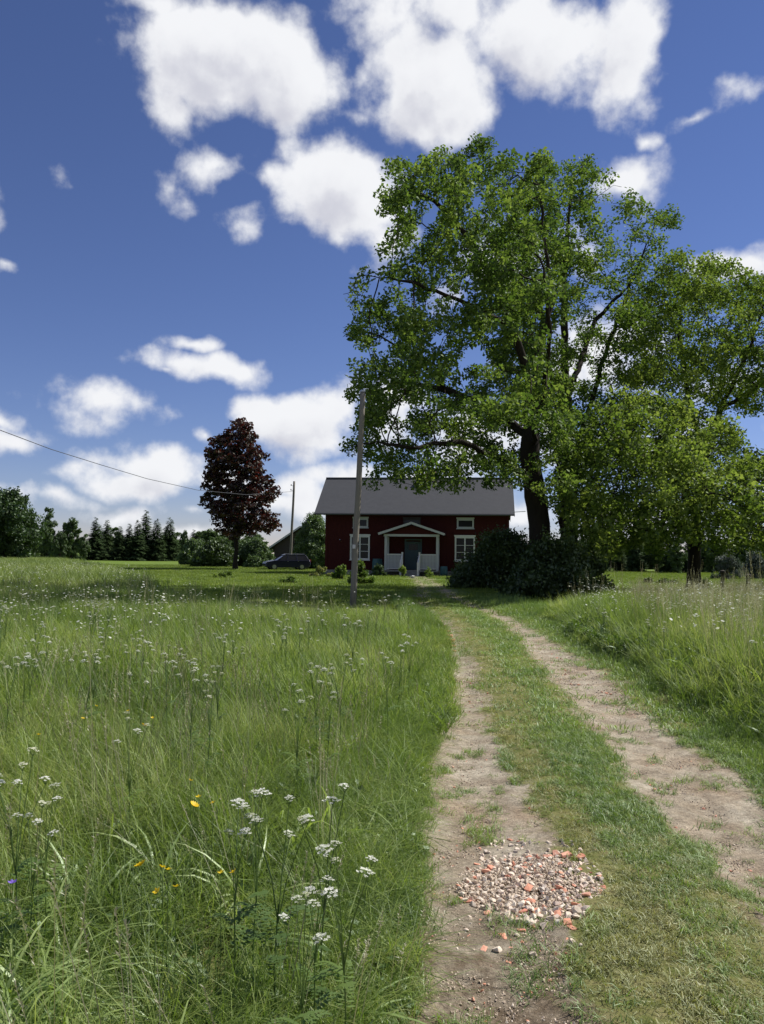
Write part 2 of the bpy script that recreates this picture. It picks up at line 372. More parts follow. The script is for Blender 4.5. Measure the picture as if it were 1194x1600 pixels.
def grid_mesh(name, xs, ys, mt, drop=None, fine=False):
    X, Y = np.meshgrid(xs, ys); Z = H(X, Y)
    D = dirt(X, Y)
    if fine:
        Z = Z + D*(.030*(fbm(X*6, Y*6, 4)-.5) + .012*(fbm(X*30, Y*30, 2)-.5)) + (1-D)*.03*(fbm(X*5+9, Y*5, 3)-.5)
    if drop is not None: Z = Z + drop(X, Y)
    V = np.stack([X.ravel(), Y.ravel(), Z.ravel()], 1)
    nx, ny = len(xs), len(ys); i = np.arange(nx-1)[None, :] + np.arange(ny-1)[:, None]*nx
    Fq = np.stack([i, i+1, i+nx+1, i+nx], -1).reshape(-1, 4)
    return npmesh(name, V, Fq, mt, True, {'dirt': D.ravel()})
def spaced(a, b, f):
    v = [a]
    while v[-1] < b: v.append(v[-1]+f(v[-1]))
    return np.array(v)
def groundmat():
    m_, N, L = mat('meadow_soil_and_track'); b = N['Principled BSDF']; b.inputs['Roughness'].default_value = .95; b.inputs['Specular IOR Level'].default_value = .1
    geo = N.new('ShaderNodeNewGeometry')
    def nz(s, d=6, r=.6, stretch=None):
        x = N.new('ShaderNodeTexNoise'); x.inputs['Scale'].default_value = s; x.inputs['Detail'].default_value = d; x.inputs['Roughness'].default_value = r
        if stretch:
            mp = N.new('ShaderNodeMapping'); mp.inputs['Scale'].default_value = stretch; L.new(geo.outputs['Position'], mp.inputs[0]); L.new(mp.outputs[0], x.inputs['Vector'])
        else: L.new(geo.outputs['Position'], x.inputs['Vector'])
        return x.outputs['Fac']
    def ramp(f, st):
        r = N.new('ShaderNodeValToRGB'); L.new(f, r.inputs[0]); e = r.color_ramp.elements
        e[0].position, e[0].color = st[0][0], st[0][1]+(1,); e[1].position, e[1].color = st[-1][0], st[-1][1]+(1,)
        for p_, c_ in st[1:-1]:
            x = e.new(p_); x.color = c_+(1,)
        return r.outputs[0]
    def mix(f, a, c, mode='MIX'):
        x = N.new('ShaderNodeMixRGB'); x.blend_type = mode
        if isinstance(f, float): x.inputs[0].default_value = f
        else: L.new(f, x.inputs[0])
        for i, v in ((1, a), (2, c)):
            if isinstance(v, tuple): x.inputs[i].default_value = v+(1,)
            else: L.new(v, x.inputs[i])
        return x.outputs[0]
    soil = ramp(nz(3.2, 8, .62), [(.25, (.19,.155,.11)), (.42, (.30,.25,.185)), (.58, (.395,.345,.265)), (.78, (.51,.46,.37))])
    grain = ramp(nz(52, 7, .88), [(.34, (.38,.36,.33)), (.46, (.85,.85,.85)), (.56, (1.1,1.1,1.09)), (.66, (1.75,1.72,1.66))])
    soil = mix(.85, soil, grain, 'MULTIPLY')
    soil = mix(.7, soil, ramp(nz(17, 8, .75), [(.36, (.55,.53,.5)), (.5, (1,1,1)), (.66, (1.3,1.29,1.26))]), 'MULTIPLY')
    # reddish damp patches of old brick dust
    redm = ramp(nz(1.1, 4, .6), [(.50, (0,0,0)), (.66, (1,1,1))])
    soil = mix(redm, soil, mix(1.0, soil, (.95,.86,.80), 'MULTIPLY'))
    sy = N.new('ShaderNodeSeparateXYZ'); L.new(geo.outputs['Position'], sy.inputs[0])
    dk = N.new('ShaderNodeMapRange'); dk.inputs[1].default_value = 4.4; dk.inputs[2].default_value = 3.4; L.new(sy.outputs['Y'], dk.inputs[0])
    dp = ramp(nz(5.5, 7, .7), [(.36, (1,1,1)), (.56, (.50,.45,.41))])
    soil = mix(dk.outputs[0], soil, mix(1.0, soil, dp, 'MULTIPLY'))
    turf = ramp(nz(7.0, 10, .75), [(.28, (.07,.09,.024)), (.42, (.13,.15,.04)), (.54, (.20,.19,.075)), (.68, (.28,.24,.13))])
    lawn = ramp(nz(.35, 8, .65), [(.3, (.095,.15,.024)), (.55, (.13,.19,.032)), (.75, (.17,.22,.045))])
    sx = N.new('ShaderNodeSeparateXYZ'); L.new(geo.outputs['Position'], sx.inputs[0])
    far = N.new('ShaderNodeMapRange'); far.inputs[1].default_value = 20; far.inputs[2].default_value = 30; L.new(sx.outputs['Y'], far.inputs[0])
    turf = mix(far.outputs[0], turf, lawn)
    at = N.new('ShaderNodeAttribute'); at.attribute_name = 'dirt'
    edge = N.new('ShaderNodeMath'); edge.operation = 'MULTIPLY_ADD'; L.new(nz(16, 8, .75), edge.inputs[0]); edge.inputs[1].default_value = 2.0; edge.inputs[2].default_value = -1.0
    sm = N.new('ShaderNodeMath'); sm.operation = 'ADD'; L.new(at.outputs['Fac'], sm.inputs[0]); L.new(edge.outputs[0], sm.inputs[1])
    mr = N.new('ShaderNodeMapRange'); mr.inputs[1].default_value = .25; mr.inputs[2].default_value = .75; L.new(sm.outputs[0], mr.inputs[0])
    L.new(mix(mr.outputs[0], turf, soil), b.inputs['Base Color'])
    bp = N.new('ShaderNodeBump'); bp.inputs['Strength'].default_value = .9; bp.inputs['Distance'].default_value = .012
    L.new(nz(60, 9, .75), bp.inputs['Height']); L.new(bp.outputs[0], b.inputs['Normal'])
    return m_
M['ground'] = groundmat()
CX0, CX1, CY0, CY1 = -.8, 5.2, .6, 62.0
def inside(X, Y):
    return -.12*((X > CX0+.25) & (X < CX1-.25) & (Y > CY0+.3) & (Y < CY1-1.2))
gx = np.unique(np.concatenate([np.arange(-12, 12.01, .25), -12-np.cumsum(np.linspace(.3, 60, 42)), 12+np.cumsum(np.linspace(.3, 60, 42))]))
gy = np.unique(np.concatenate([np.arange(-3, 30, .25), 30+np.cumsum(np.linspace(.3, 50, 60)), -3-np.cumsum(np.linspace(.5, 60, 20))]))
tag(link('ground', grid_mesh('ground', gx, gy, M['ground'], inside)), kind='structure')
cx = np.arange(CX0, CX1+.01, .03)
cy = spaced(CY0, CY1, lambda y: max(.025, y*.0075))
tag(link('dirt_track', grid_mesh('dirt_track', cx, cy, M['ground'], lambda X, Y: .004, fine=True)), kind='structure')

# ------------------------------------------------------------------ house
def box_part(name, mt, parent, *b, bevel=0): return MB().box(*b).build(name, mt, parent, bevel=bevel)
HA = R(-7)
h0 = P(649.5, 899, 62.0)
house = empty('farmhouse', (h0[0], 62.0, 0), HA, 'red wooden farmhouse with grey roof and small white gabled porch behind the big tree', 'house')
HW, HD, EV, RG = 7.05, 8.0, 5.0, 7.8     # half width, depth, eave, ridge
def make_house():
    wl = MB()
    t = .12
    prof = [(0, .35), (HD, .35), (HD, EV), (HD/2, RG-.15), (0, EV)]
    wl.prism(prof, -HW, -HW+t, 'x'); wl.prism(prof, HW-t, HW, 'x')
    # front wall as strips round the openings
    WIN = [(-5.15, -3.6, 1.15, 3.02), (3.0, 4.55, 1.15, 3.02)]
    UP = [(-4.95, -3.75, 3.66, 4.38), (3.15, 4.45, 3.66, 4.38), (-1.0, .35, 3.66, 4.38)]
    DOOR = (-.95, .5, .62, 2.75)
    wl.box(-HW+t, HW-t, 0, t, .35, EV); wl.box(-HW+t, HW-t, HD-t, HD, .35, EV)
    nb = 70
    for i in range(nb+1):
        x = -HW + .05 + (2*HW-.1)*i/nb
        wl.box(x-.025, x+.025, -.022, 0, .37, EV-.02)
    wl.build('wall', M['red'], house)
    fo = MB(); 
    x = -HW-.03
    rr = random.Random(5)
    while x < HW:
        l = rr.uniform(.4, .9); fo.box(x, min(x+l-.02, HW+.03), -.05-rr.uniform(0, .03), .3, -.1, .345); x += l
    fo.box(-HW, HW, .3, HD, -.1, .34)
    fo.build('foundation', M['stonefoot'], house)
    # corner boards
    for sx in (-1, 1):
        MB().box(sx*HW-.09, sx*HW+.09, -.05, -.024, .36, EV).build('corner_board', M['red'], house)
    # roof slabs with ribs
    ov, thick = .55, .09
    sl = (RG-EV)/(HD/2); xl, xr = -HW-.85, HW+.45
    rf = MB()
    for s in (0, 1):
        f = (lambda y: y) if s == 0 else (lambda y: HD-y)
        y0, z0 = -ov, EV-ov*sl+.06; y1, z1 = HD/2, RG
        pts = [(f(y0), z0), (f(y1), z1), (f(y1), z1+thick), (f(y0), z0+thick)]
        rf.prism(pts if s == 0 else pts[::-1], xl, xr, 'x')
        k = 0
        for i in range(0):
            x = xl + .02 + (xr-xl-.04)*i/k
            pr = [(f(y0), z0+thick), (f(y1)-(.02 if s == 0 else -.02), z1+thick-.02), (f(y1)-(.02 if s == 0 else -.02), z1+thick+.004), (f(y0), z0+thick+.014)]
            rf.prism(pr if s == 0 else pr[::-1], x-.008, x+.008, 'x')
    roof = rf.build('roof', M['roof'], house)
    rc = MB().tube([(xl-.02, HD/2, RG+.1), (xr+.02, HD/2, RG+.1)], .09, 8).build('ridge_cap', M['roof'], roof)
    ch = MB(); z = RG-.5; 
    while z < RG+.75:
        o = .012 if int(z/.075) % 2 else 0
        ch.box(.55-o, 1.25+o, HD/2-.35-o, HD/2+.35+o, z, z+.068); ch.box(.56, 1.24, HD/2-.34, HD/2+.34, z+.068, z+.075); z += .075
    ch.build('chimney', M['brickred'], roof)
    MB().box(.5, 1.3, HD/2-.4, HD/2+.4, RG+.75, RG+.83).build('chimney_cap', M['stonefoot'], roof)
    for x0, x1, nm in ((xl, xl, 0), (xr, xr, 0)):
        b = MB(); s_ = -1 if x0 < 0 else 1
        for ff in (0, 1):
            ya, yb = (-ov-.01, HD/2) if ff == 0 else (HD+ov+.01, HD/2)
            b.beam((x0+s_*.02, ya, EV-ov*sl+.02), (x0+s_*.02, yb, RG-.02), .03, .2)
        b.build('verge_board', M['roof'], roof)
    g = MB().tube([(xl, -ov-.07, EV-ov*sl+.06), (xr, -ov-.07, EV-ov*sl+.06)], .065, 8); g.build('gutter', M['roof'], roof)
    MB().tube([(HW+.1, -.3, EV-.1), (HW+1.3, -.35, EV-.02)], .025, 6).build('eave_bracket', M['metal'], house)
    MB().tube([(-HW-.1, -.3, EV-.3), (-HW-1.6, -.35, EV-.32)], .025, 6).build('eave_bracket', M['metal'], house)
    def window(x0, x1, z0, z1, cas, rows, mt):
        f = MB(); d0, d1 = -.07, -.024; wd = .12
        f.box(x0, x0+wd, d0, d1, z0, z1); f.box(x1-wd, x1, d0, d1, z0, z1); f.box(x0-.04, x1+.04, d0-.015, d1, z1, z1+.12); f.box(x0+wd, x1-wd, d0, d1, z0, z0+wd); f.box(x0+wd, x1-wd, d0, d1, z1-wd, z1)
        o = f.build('window', mt, house)
        MB().box(x0-.05, x1+.05, -.13, -.024, z0-.06, z0-.003).build('sill', mt, o)
        ix0, ix1, iz0, iz1 = x0+wd, x1-wd, z0+wd, z1-wd; cw = (ix1-ix0)/cas
        s = MB()
        for i in range(1, cas): s.box(ix0+i*cw-.05, ix0+i*cw+.05, d0+.006, d1, iz0, iz1)
        if cas > 1:
            for i in range(cas):
                a = ix0+i*cw+(.05 if i else 0); b_ = ix0+(i+1)*cw-(.05 if i < cas-1 else 0)
                for r_ in range(1, rows):
                    zz = iz0+(iz1-iz0)*r_/rows; s.box(a, b_, d0+.012, d1, zz-.018, zz+.018)
            s.build('sash_bar', mt, o)
        for i in range(cas):
            a = ix0+i*cw+(.05 if i else 0); b_ = ix0+(i+1)*cw-(.05 if i < cas-1 else 0)
            for r_ in range(rows):
                za = iz0+(iz1-iz0)*r_/rows+(.018 if r_ else 0); zb = iz0+(iz1-iz0)*(r_+1)/rows-(.018 if r_ < rows-1 else 0)
                MB().box(a, b_, -.036, -.0245, za, zb).build('pane', M['glass'], o)
        return o
    for q in WIN: window(*q, 2, 3, M['trim'])
    for q in UP: window(*q, 1, 1, M['trimgrey'] if q[0] != -1.0 else M['barn'])
    # porch
    PX0, PX1, PY = -2.25, 1.85, -1.75; cxm = (PX0+PX1)/2
    po = MB().box(PX0, PX1, PY, -.03, .3, .42).build('porch_floor', M['stonefoot'], house)
    for k in range(3):
        MB().box(-.95+.0, .45, PY-.3*(3-k), PY-.3*(2-k)-.004, -.05, .1+.1*k).build('step', M['stonefoot'], house)
    for x in (PX0+.1, PX1-.1):
        MB().box(x-.09, x+.09, PY+.02, PY+.2, .42, 2.95).build('porch_post', M['trimgrey'], house)
        MB().box(x-.07, x+.07, -.17, -.035, .42, 2.95).build('porch_post', M['trimgrey'], house)
    MB().box(PX0-.05, PX1+.05, PY-.02, PY+.16, 2.955, 3.13).build('porch_beam', M['trimgrey'], house)
    ex, ez, az = .45, 3.13, 4.0
    MB().prism([(PX0, 3.135), (PX1, 3.135), (cxm, az-.18)], PY+.02, PY+.1, 'y').build('porch_gable', M['red'], house)
    pr = MB()
    for s in (-1, 1):
        xe = cxm + s*(PX1-cxm+ex); 
        pts = [(xe, ez-.02), (cxm, az-.04), (cxm, az+.02), (xe, ez+.05)]
        pr.prism(pts if s < 0 else pts[::-1], PY-.25, -.03, 'y')
    prf = pr.build('porch_roof', M['roof'], house)
    for s in (-1, 1):
        xe = cxm + s*(PX1-cxm+ex)
        MB().beam((xe, PY-.28, ez+.0), (cxm-s*.005, PY-.28, az-.03), .05, .17).build('bargeboard', M['trimgrey'], prf)
    # railing boards
    for (a, b_) in ((PX0+.2, -.92), (.45, PX1-.2)):
        n_ = 11; rl = None
        rl = MB().box(a, b_, PY+.05, PY+.13, 1.56, 1.64).build('railing', M['trim'], house)
        MB().box(a, b_, PY+.05, PY+.13, .5, .56).build('bottom_rail', M['trim'], rl)
        bm_ = None
        for i in range(n_):
            x = a + (b_-a)*(i+.5)/n_; hw_ = (b_-a)/n_/2-.008
            if bm_ is None:
                o = MB().box(-hw_, hw_, PY+.07, PY+.11, .565, 1.555).build('baluster_board', M['trimgrey'], rl); bm_ = o.data
            else: o = link('baluster_board', bm_, rl)
            o.location = (x, 0, 0)
    for x in (-.88, .5-.08):
        MB().box(x-.06, x+.06, PY-.02, PY+.05, .42, 1.78).build('newel_post', M['trim'], house)
        MB().beam((x, PY-.03, 1.55), (x-.05, PY-.9, .95), .09, .09).build('handrail', M['trim'], house)
        MB().box(x-.11, x+.01, PY-.95, PY-.85, 0.0, 1.0).build('newel_post', M['trim'], house)
    d = MB().box(-.75, .35, -.065, -.024, .45, 2.6).build('door', M['door'], house)
    MB().box(-.55, .15, -.085, -.067, 1.95, 2.4).build('pane', M['glass'], d)
    for z0, z1 in ((.6, 1.1), (1.2, 1.8)): MB().box(-.55, .15, -.08, -.067, z0, z1).build('door_panel', M['door'], d)
    MB().tube([(.24, -.13, 1.45), (.14, -.13, 1.45)], .018, 8).build('handle', M['metal'], d)
    f = MB().box(-.87, -.755, -.075, -.024, .45, 2.7).box(.355, .47, -.075, -.024, .45, 2.7).box(-.87, .47, -.075, -.024, 2.702, 2.81); f.build('door_frame', M['door'], house)
    # a bracket lamp on the left of the facade
    MB().beam((-5.9, -.02, 2.6), (-5.9, -.5, 2.7), .05, .05).build('lamp_bracket', M['metal'], house)
make_house()
def hl(x, y, z=0):   # house-local to world
    c, s = math.cos(HA), math.sin(HA)
    return np.array([h0[0]+x*c-y*s, 62+x*s+y*c, z])

# barn behind
b0 = P(462, 890, 98.0)
barn = empty('barn', (b0[0], 98, 0), R(-4), 'dark tarred wooden barn with grey roof behind the parked car', 'barn')
bw = MB(); bw.prism([(-2.7, 0), (4.2, 0), (4.2, 2.2), (.6, 4.7), (-2.7, 2.4)], 0, 9, 'y')
for i in range(24): bw.box(-2.65+i*.29, -2.61+i*.29, -.03, 0, .05, 2.1)
bw.build('wall', M['barn'], barn)
br = MB()
br.prism([(-3.9, 1.65), (.6, 4.8), (.6, 4.92), (-3.95, 1.8)], -.6, 9.4, 'y'); br.prism([(.602, 4.8), (5.2, 1.65), (5.25, 1.8), (.602, 4.92)], -.6, 9.4, 'y')
brf = br.build('roof', M['roof'], barn)
MB().beam((-3.95, -.63, 1.7), (.6, -.63, 4.85), .04, .2).build('bargeboard', M['trimgrey'], brf)
MB().beam((5.2, -.63, 1.7), (.62, -.63, 4.85), .04, .2).build('bargeboard', M['trimgrey'], brf)
MB().box(-.6, 1.4, -.06, -.032, 0.02, 2.3).build('barn_door', M['barn'], barn)

# ------------------------------------------------------------------ car
c0 = P(447, 893, 76.0)
car = empty('parked_car', (c0[0], 76.0, 0), R(200), 'dark blue violet estate car parked on the grass in front of the barn', 'car')
def make_car():
    L_, W_ = 2.15, .87    # local +x is the nose
    low = [(-2.12,.34),(-2.2,.55),(-2.17,.88),(-2.1,.93),(1.0,.93),(1.35,.90),(2.0,.76),(2.15,.6),(2.16,.36),(2.0,.24),(-2.0,.24)]
    b = MB(); n_ = len(low); prof = [(0.90, .0), (1, .06), (1, 1.0)]
    ws = [(-W_, .93), (-W_*.99, 1.0)]
    rings = []
    for yy, sc in ((-W_, .965), (-W_+.07, 1.0), (W_-.07, 1.0), (W_, .965)):
        rings.append([(x*sc, yy, .58+(z-.58)*(.97 if sc < 1 else 1)) for x, z in low])
    vs = [v for r_ in rings for v in r_]
    fs = [tuple(range(n_-1, -1, -1)), tuple(3*n_+i for i in range(n_))] + [(k*n_+i, k*n_+(i+1) % n_, (k+1)*n_+(i+1) % n_, (k+1)*n_+i) for k in range(3) for i in range(n_)]
    b.add(vs, fs)
    # roof and pillars
    b.prism([(-1.75,1.40),(-1.6,1.46),(.2,1.47),(.35,1.42),(.3,1.40),(-1.7,1.37)][::-1], -.66, .66, 'y')
    for s in (-1, 1):
        for (xa, xb) in ((1.02, .28), (.05, .0), (-.85, -.85), (-2.02, -1.68)):
            b.beam((xa, s*(W_-.06), .92), (xb, s*.64, 1.40), .06, .07)
    b.build('body', M['carpaint'], car, bevel=.02)
    g = MB()
    gh = [(1.0,.92),(.28,1.40),(-1.66,1.40),(-2.0,.92)]
    lo = [(1.0,.925),(-2.0,.925)]; hi = [(.28,1.395),(-1.66,1.395)]
    y0, y1 = W_-.08, .63
    A = [(lo[0][0],-y0,.925),(lo[1][0],-y0,.925),(hi[1][0],-y1,1.395),(hi[0][0],-y1,1.395)]
    Bq = [(x,-y,z) for x,y,z in A]
    MB().add(A+Bq, [(0,1,2,3),(7,6,5,4),(0,3,7,4),(1,5,6,2),(3,2,6,7),(0,4,5,1)]).build('window_glass', M['glass'], car)
    MB().tube([(.1, -.62, 1.52), (-1.6, -.62, 1.51)], .02, 6).build('roof_rail', M['metal'], car)
    MB().tube([(.1, .62, 1.52), (-1.6, .62, 1.51)], .02, 6).build('roof_rail', M['metal'], car)
    tme = rme = None
    for sx in (1.32, -1.32):
        for s in (-1, 1):
            if tme is None:
                t_ = MB().tube([(0, -.1, 0), (0, -.08, 0), (0, .08, 0), (0, .1, 0)], [.28, .315, .315, .28], 20).build('wheel', M['tyre'], car, sm=False); tme = t_.data
                r_ = MB().tube([(0, -.115, 0), (0, .115, 0)], .19, 10).build('rim', M['metal'], t_); rme = r_.data
            else:
                t_ = link('wheel', tme, car); r_ = link('rim', rme, t_)
            t_.location = (sx, s*.79, .315)
    for s in (-1, 1):
        MB().box(2.0, 2.1, s*.62-.16, s*.62+.16, .62, .74).build('headlight', M['clearlamp'], car, bevel=.02)
        MB().box(-2.2, -2.1, s*.72-.08, s*.72+.08, .72, 1.0).build('tail_light', M['redlamp'], car, bevel=.02)
        MB().box(.72, .86, s*.98-.08, s*.98+.08, .96, 1.08).build('wing_mirror', M['carpaint'], car, bevel=.02)
        MB().box(2.14-4.36, 2.2-4.36, -.01, .01, .5, .52)
    MB().box(-2.235, -2.215, -.26, .26, .6, .71).build('number_plate', M['trim'], car)
    for xx in (.08, -.87): 
        for s in (-1, 1): MB().box(xx-.14, xx-.02, s*.885-.01, s*.885+.01, .8, .83).build('handle', M['metal'], car)
make_car()

# ------------------------------------------------------------------ poles and cable
def pole(px0, py0, px1, py1, d, r0, r1, label, ins=False):
    a = P(px0, py0, d); a[2] = H(a[0], a[1]); b = P(px1, py1, d)
    root = empty('utility_pole', tuple(a), 0, label, 'utility pole')
    t = Vector(b-a); k = 8; rr = random.Random(px0)
    pts = [t*i/k + Vector((rr.uniform(-.012, .012), rr.uniform(-.012, .012), 0)) for i in range(k+1)]
    pts[0] = Vector((0, 0, -.3))
    MB().tube(pts, [r0+(r1-r0)*i/k for i in range(k+1)], 16).build('shaft', M['wood_pole'], root, sm=True)
    if ins:
        for zz in (.5, 1.0):
            p = t*(1-zz/t.length)
            MB().beam(p, p+Vector((-.3, -.1, .03)), .04, .04).build('bracket', M['metal'], root)
            MB().tube([p+Vector((-.3, -.1, .02)), p+Vector((-.3, -.1, .08)), p+Vector((-.3, -.1, .12)), p+Vector((-.3, -.1, .17))], [.05, .06, .035, .05], 10).build('insulator', M['ceramic'], root)
    else:
        MB().tube([t+Vector((0, 0, -.01)), t+Vector((0, 0, .03)), t+Vector((0, 0, .07))], [r1+.012, r1+.012, .03], 14).build('pole_cap', M['metal'], root)
        MB().box(-.045, .045, -.03-r0, -.004-r0, 1.75, 1.87).build('number_tag', M['metal'], root).location = (.02, 0, 0)
    return a, b
pole(551, 949, 567, 612, 24.0, .098, .078, 'tall weathered grey wooden pole leaning right at the meadow edge by the track')
p2a, p2b = pole(453, 888, 460, 752, 85.0, .15, .11, 'distant thin wooden pole with brackets behind the parked car', True)
e1 = (-16.0, 20.0)
pole(597+1250*-16/20, 940, 597+1250*-16/20+4, 460, 20.0, .14, .1, 'wooden pole at the near end of the overhead cable', True) if False else None
def cablept(px, py):
    k = ray(px, py); s = k[0]/k[1]; x0, y0 = p2a[0], 84.9
    t = (s*y0 - x0)/((e1[0]-x0) - s*(e1[1]-y0)); y = y0+(e1[1]-y0)*t
    return P(px, py, y)
cp = [P(457, 768, 84.9)] + [cablept(*q) for q in ((385,773),(310,766),(230,748),(160,727),(80,702),(0,672),(-120,622),(-260,556))]
ev = cp[-1]
tag(MB().tube(cp, .017, 6).build('overhead_cable', M['cable'], None), 'thin dark overhead cable sagging in from the upper left', 'cable')
third = empty('utility_pole', (ev[0], ev[1], 0), 0, 'wooden pole carrying the near end of the overhead cable', 'utility pole')
MB().tube([(0, 0, -.3), (0, 0, 4), (0, 0, ev[2]+.4)], [.14, .12, .1], 12).build('shaft', M['wood_pole'], third, sm=True)
MB().tube([(0, -.1, ev[2]+.02), (0, -.1, ev[2]+.14)], .05, 10).build('insulator', M['ceramic'], third)

# ------------------------------------------------------------------ trees
def rotmats(n, up=.6, r=rng):
    """random rotation matrices whose local z leans to the world's up"""
    z = r.normal(size=(n, 3)); z /= np.linalg.norm(z, axis=1)[:, None]; z[:, 2] += up; z /= np.linalg.norm(z, axis=1)[:, None]
    x = r.normal(size=(n, 3)); x -= (x*z).sum(1)[:, None]*z; x /= np.linalg.norm(x, axis=1)[:, None]
    y = np.cross(z, x); return np.stack([x, y, z], -1)
def leaf_cluster(n, radius, size, r=rng, flat=.7, droop=.0):
    """n folded diamond leaves round a point -> (V, F) with 4 verts and 2 triangles each"""
    c = r.normal(size=(n, 3)); c /= np.linalg.norm(c, axis=1)[:, None]; c *= radius*(r.random((n, 1))**.5); c[:, 2] *= flat
    m_ = rotmats(n, .9, r); s = size*r.uniform(.65, 1.25, (n, 1, 1))
    base = np.array([[0, -.5, 0], [.36, -.02, .1], [0, .55, -.06], [-.36, -.02, .1]])
    V = (m_[:, None] @ base[None, :, :, None])[..., 0]*s + c[:, None]
    i = np.arange(n)[:, None]*4
    F_ = np.concatenate([i+np.array([[0, 1, 2]]), i+np.array([[0, 2, 3]])])
    return V.reshape(-1, 3), F_
def bake(tmpls, pts, rots, scl, r=rng):
    Vs, Fs = [], []; off = 0; pick = r.integers(0, len(tmpls), len(pts))
    for k, (V, F_) in enumerate(tmpls):
        q = np.where(pick == k)[0]
        if not len(q): continue
        W = np.einsum('nij,vj->nvi', rots[q], V)*scl[q][:, None, None] + pts[q][:, None]
        n_ = len(V); Vs.append(W.reshape(-1, 3)); Fs.append((F_[None] + (np.arange(len(q))*n_)[:, None, None]).reshape(-1, 3)+off); off += n_*len(q)
    return np.concatenate(Vs), np.concatenate(Fs)
def zrot(n, r=rng, tilt=.25):
    a = r.uniform(0, 2*math.pi, n); c, s = np.cos(a), np.sin(a); z = np.zeros(n); o = np.ones(n)
    m_ = np.stack([np.stack([c, -s, z], -1), np.stack([s, c, z], -1), np.stack([z, z, o], -1)], 1)
    t = r.normal(size=n)*tilt; c, s = np.cos(t), np.sin(t)
    m2 = np.stack([np.stack([o, z, z], -1), np.stack([z, c, -s], -1), np.stack([z, s, c], -1)], 1)
    return m_ @ m2
def colonize(seeds, A, D=.4, kill=.6, infl=5.0, iters=160, r=rng, grav=.0):
    pos = []; par = []
    for s in seeds:
        s = [np.asarray(q, float) for q in s]
        if not pos: pos.append(s[0]); par.append(-1); cur = 0
        else:
            d = np.linalg.norm(np.array(pos)-s[0], axis=1); cur = int(d.argmin())
        for q in s[1:]:
            v = q-pos[cur]; k = max(1, int(round(np.linalg.norm(v)/D))); st = pos[cur].copy()
            for j in range(1, k+1):
                pos.append(st+v*j/k + r.normal(size=3)*.03*(j < k)); par.append(cur); cur = len(pos)-1
    pos = np.array(pos); kids = np.zeros(len(pos), int); par = list(par)
    d = np.linalg.norm(A[:, None]-pos[None], axis=2); near = d.argmin(1); nd = d.min(1)
    alive = nd > kill; A = A[alive]; near = near[alive]; nd = nd[alive]
    for it in range(iters):
        act = nd < infl
        if not act.any():
            if len(A) == 0 or it > 12: break
            infl *= 1.5; continue
        idx = near[act]; v = (A[act]-pos[idx]); v /= np.linalg.norm(v, axis=1)[:, None]
        u, inv = np.unique(idx, return_inverse=True); sm_ = np.zeros((len(u), 3)); np.add.at(sm_, inv, v)
        ok = kids[u] < 3; u = u[ok]; sm_ = sm_[ok]
        if not len(u): break
        sm_ /= np.linalg.norm(sm_, axis=1)[:, None]+1e-9; sm_ += r.normal(size=sm_.shape)*.22; sm_[:, 2] += grav; sm_ /= np.linalg.norm(sm_, axis=1)[:, None]
        new = pos[u]+sm_*D; kids[u] += 1; b = len(pos)
        pos = np.concatenate([pos, new]); kids = np.concatenate([kids, np.zeros(len(new), int)]); par += list(u)
        d = np.linalg.norm(A[:, None]-new[None], axis=2); m_ = d.min(1); a = d.argmin(1)+b
        up_ = m_ < nd; near = np.where(up_, a, near); nd = np.where(up_, m_, nd)
        al = nd > kill; A = A[al]; near = near[al]; nd = nd[al]
        if len(A) == 0: break
    return pos, np.array(par)
def radii(pos, par, tip=.011, ex=2.35):
    n_ = len(pos); acc = np.zeros(n_); kids = [[] for _ in range(n_)]
    r_ = np.zeros(n_)
    for i in range(n_-1, -1, -1):
        r_[i] = tip if acc[i] == 0 else acc[i]**(1/ex)
        if par[i] >= 0: acc[par[i]] += r_[i]**ex; kids[par[i]].append(i)
    return r_, kids
def tubes(pos, par, rad, kids, minr=0):
    V, F_ = [], []; nv = 0
    stack = [(0, None)]
    roots = [(0, -1)]
    while roots:
        start, pr = roots.pop(); chain = ([pr] if pr >= 0 else []) + [start]; i = start
        while kids[i]:
            ks = sorted(kids[i], key=lambda k: -rad[k]); 
            for k in ks[1:]: roots.append((k, i))
            i = ks[0]; chain.append(i)
        if rad[start] < minr: continue
        p = pos[chain]; rr = rad[chain].copy()
        if pr >= 0: rr[0] = min(rad[start]*1.25, rad[pr])
        n_ = 12 if rr.max() > .2 else 7 if rr.max() > .06 else 4 if rr.max() > .025 else 3
        if len(chain) < 2: continue
        t = np.gradient(p, axis=0); t /= np.linalg.norm(t, axis=1)[:, None]+1e-9
        ref = np.array([1., .2, .1]); u = ref - (t@ref)[:, None]*t; u /= np.linalg.norm(u, axis=1)[:, None]+1e-9; v = np.cross(t, u)
        a = np.arange(n_)*2*math.pi/n_
        ring = p[:, None] + rr[:, None, None]*(np.cos(a)[None, :, None]*u[:, None]+np.sin(a)[None, :, None]*v[:, None])
        V.append(ring.reshape(-1, 3)); k = len(chain)
        i_ = np.arange(k-1)[:, None]*n_ + np.arange(n_)[None]; j_ = np.arange(k-1)[:, None]*n_ + (np.arange(n_)[None]+1) % n_
        F_.append(np.stack([i_, j_, j_+n_, i_+n_], -1).reshape(-1, 4)+nv); nv += k*n_
    return np.concatenate(V), np.concatenate(F_)
def inpoly(px, py, poly):
    x, y = np.asarray(px), np.asarray(py); c = np.zeros(x.shape, bool); n_ = len(poly)
    for i in range(n_):
        x0, y0 = poly[i]; x1, y1 = poly[(i+1) % n_]
        c ^= ((y0 > y) != (y1 > y)) & (x < (x1-x0)*(y-y0)/(y1-y0+1e-9)+x0)
    return c
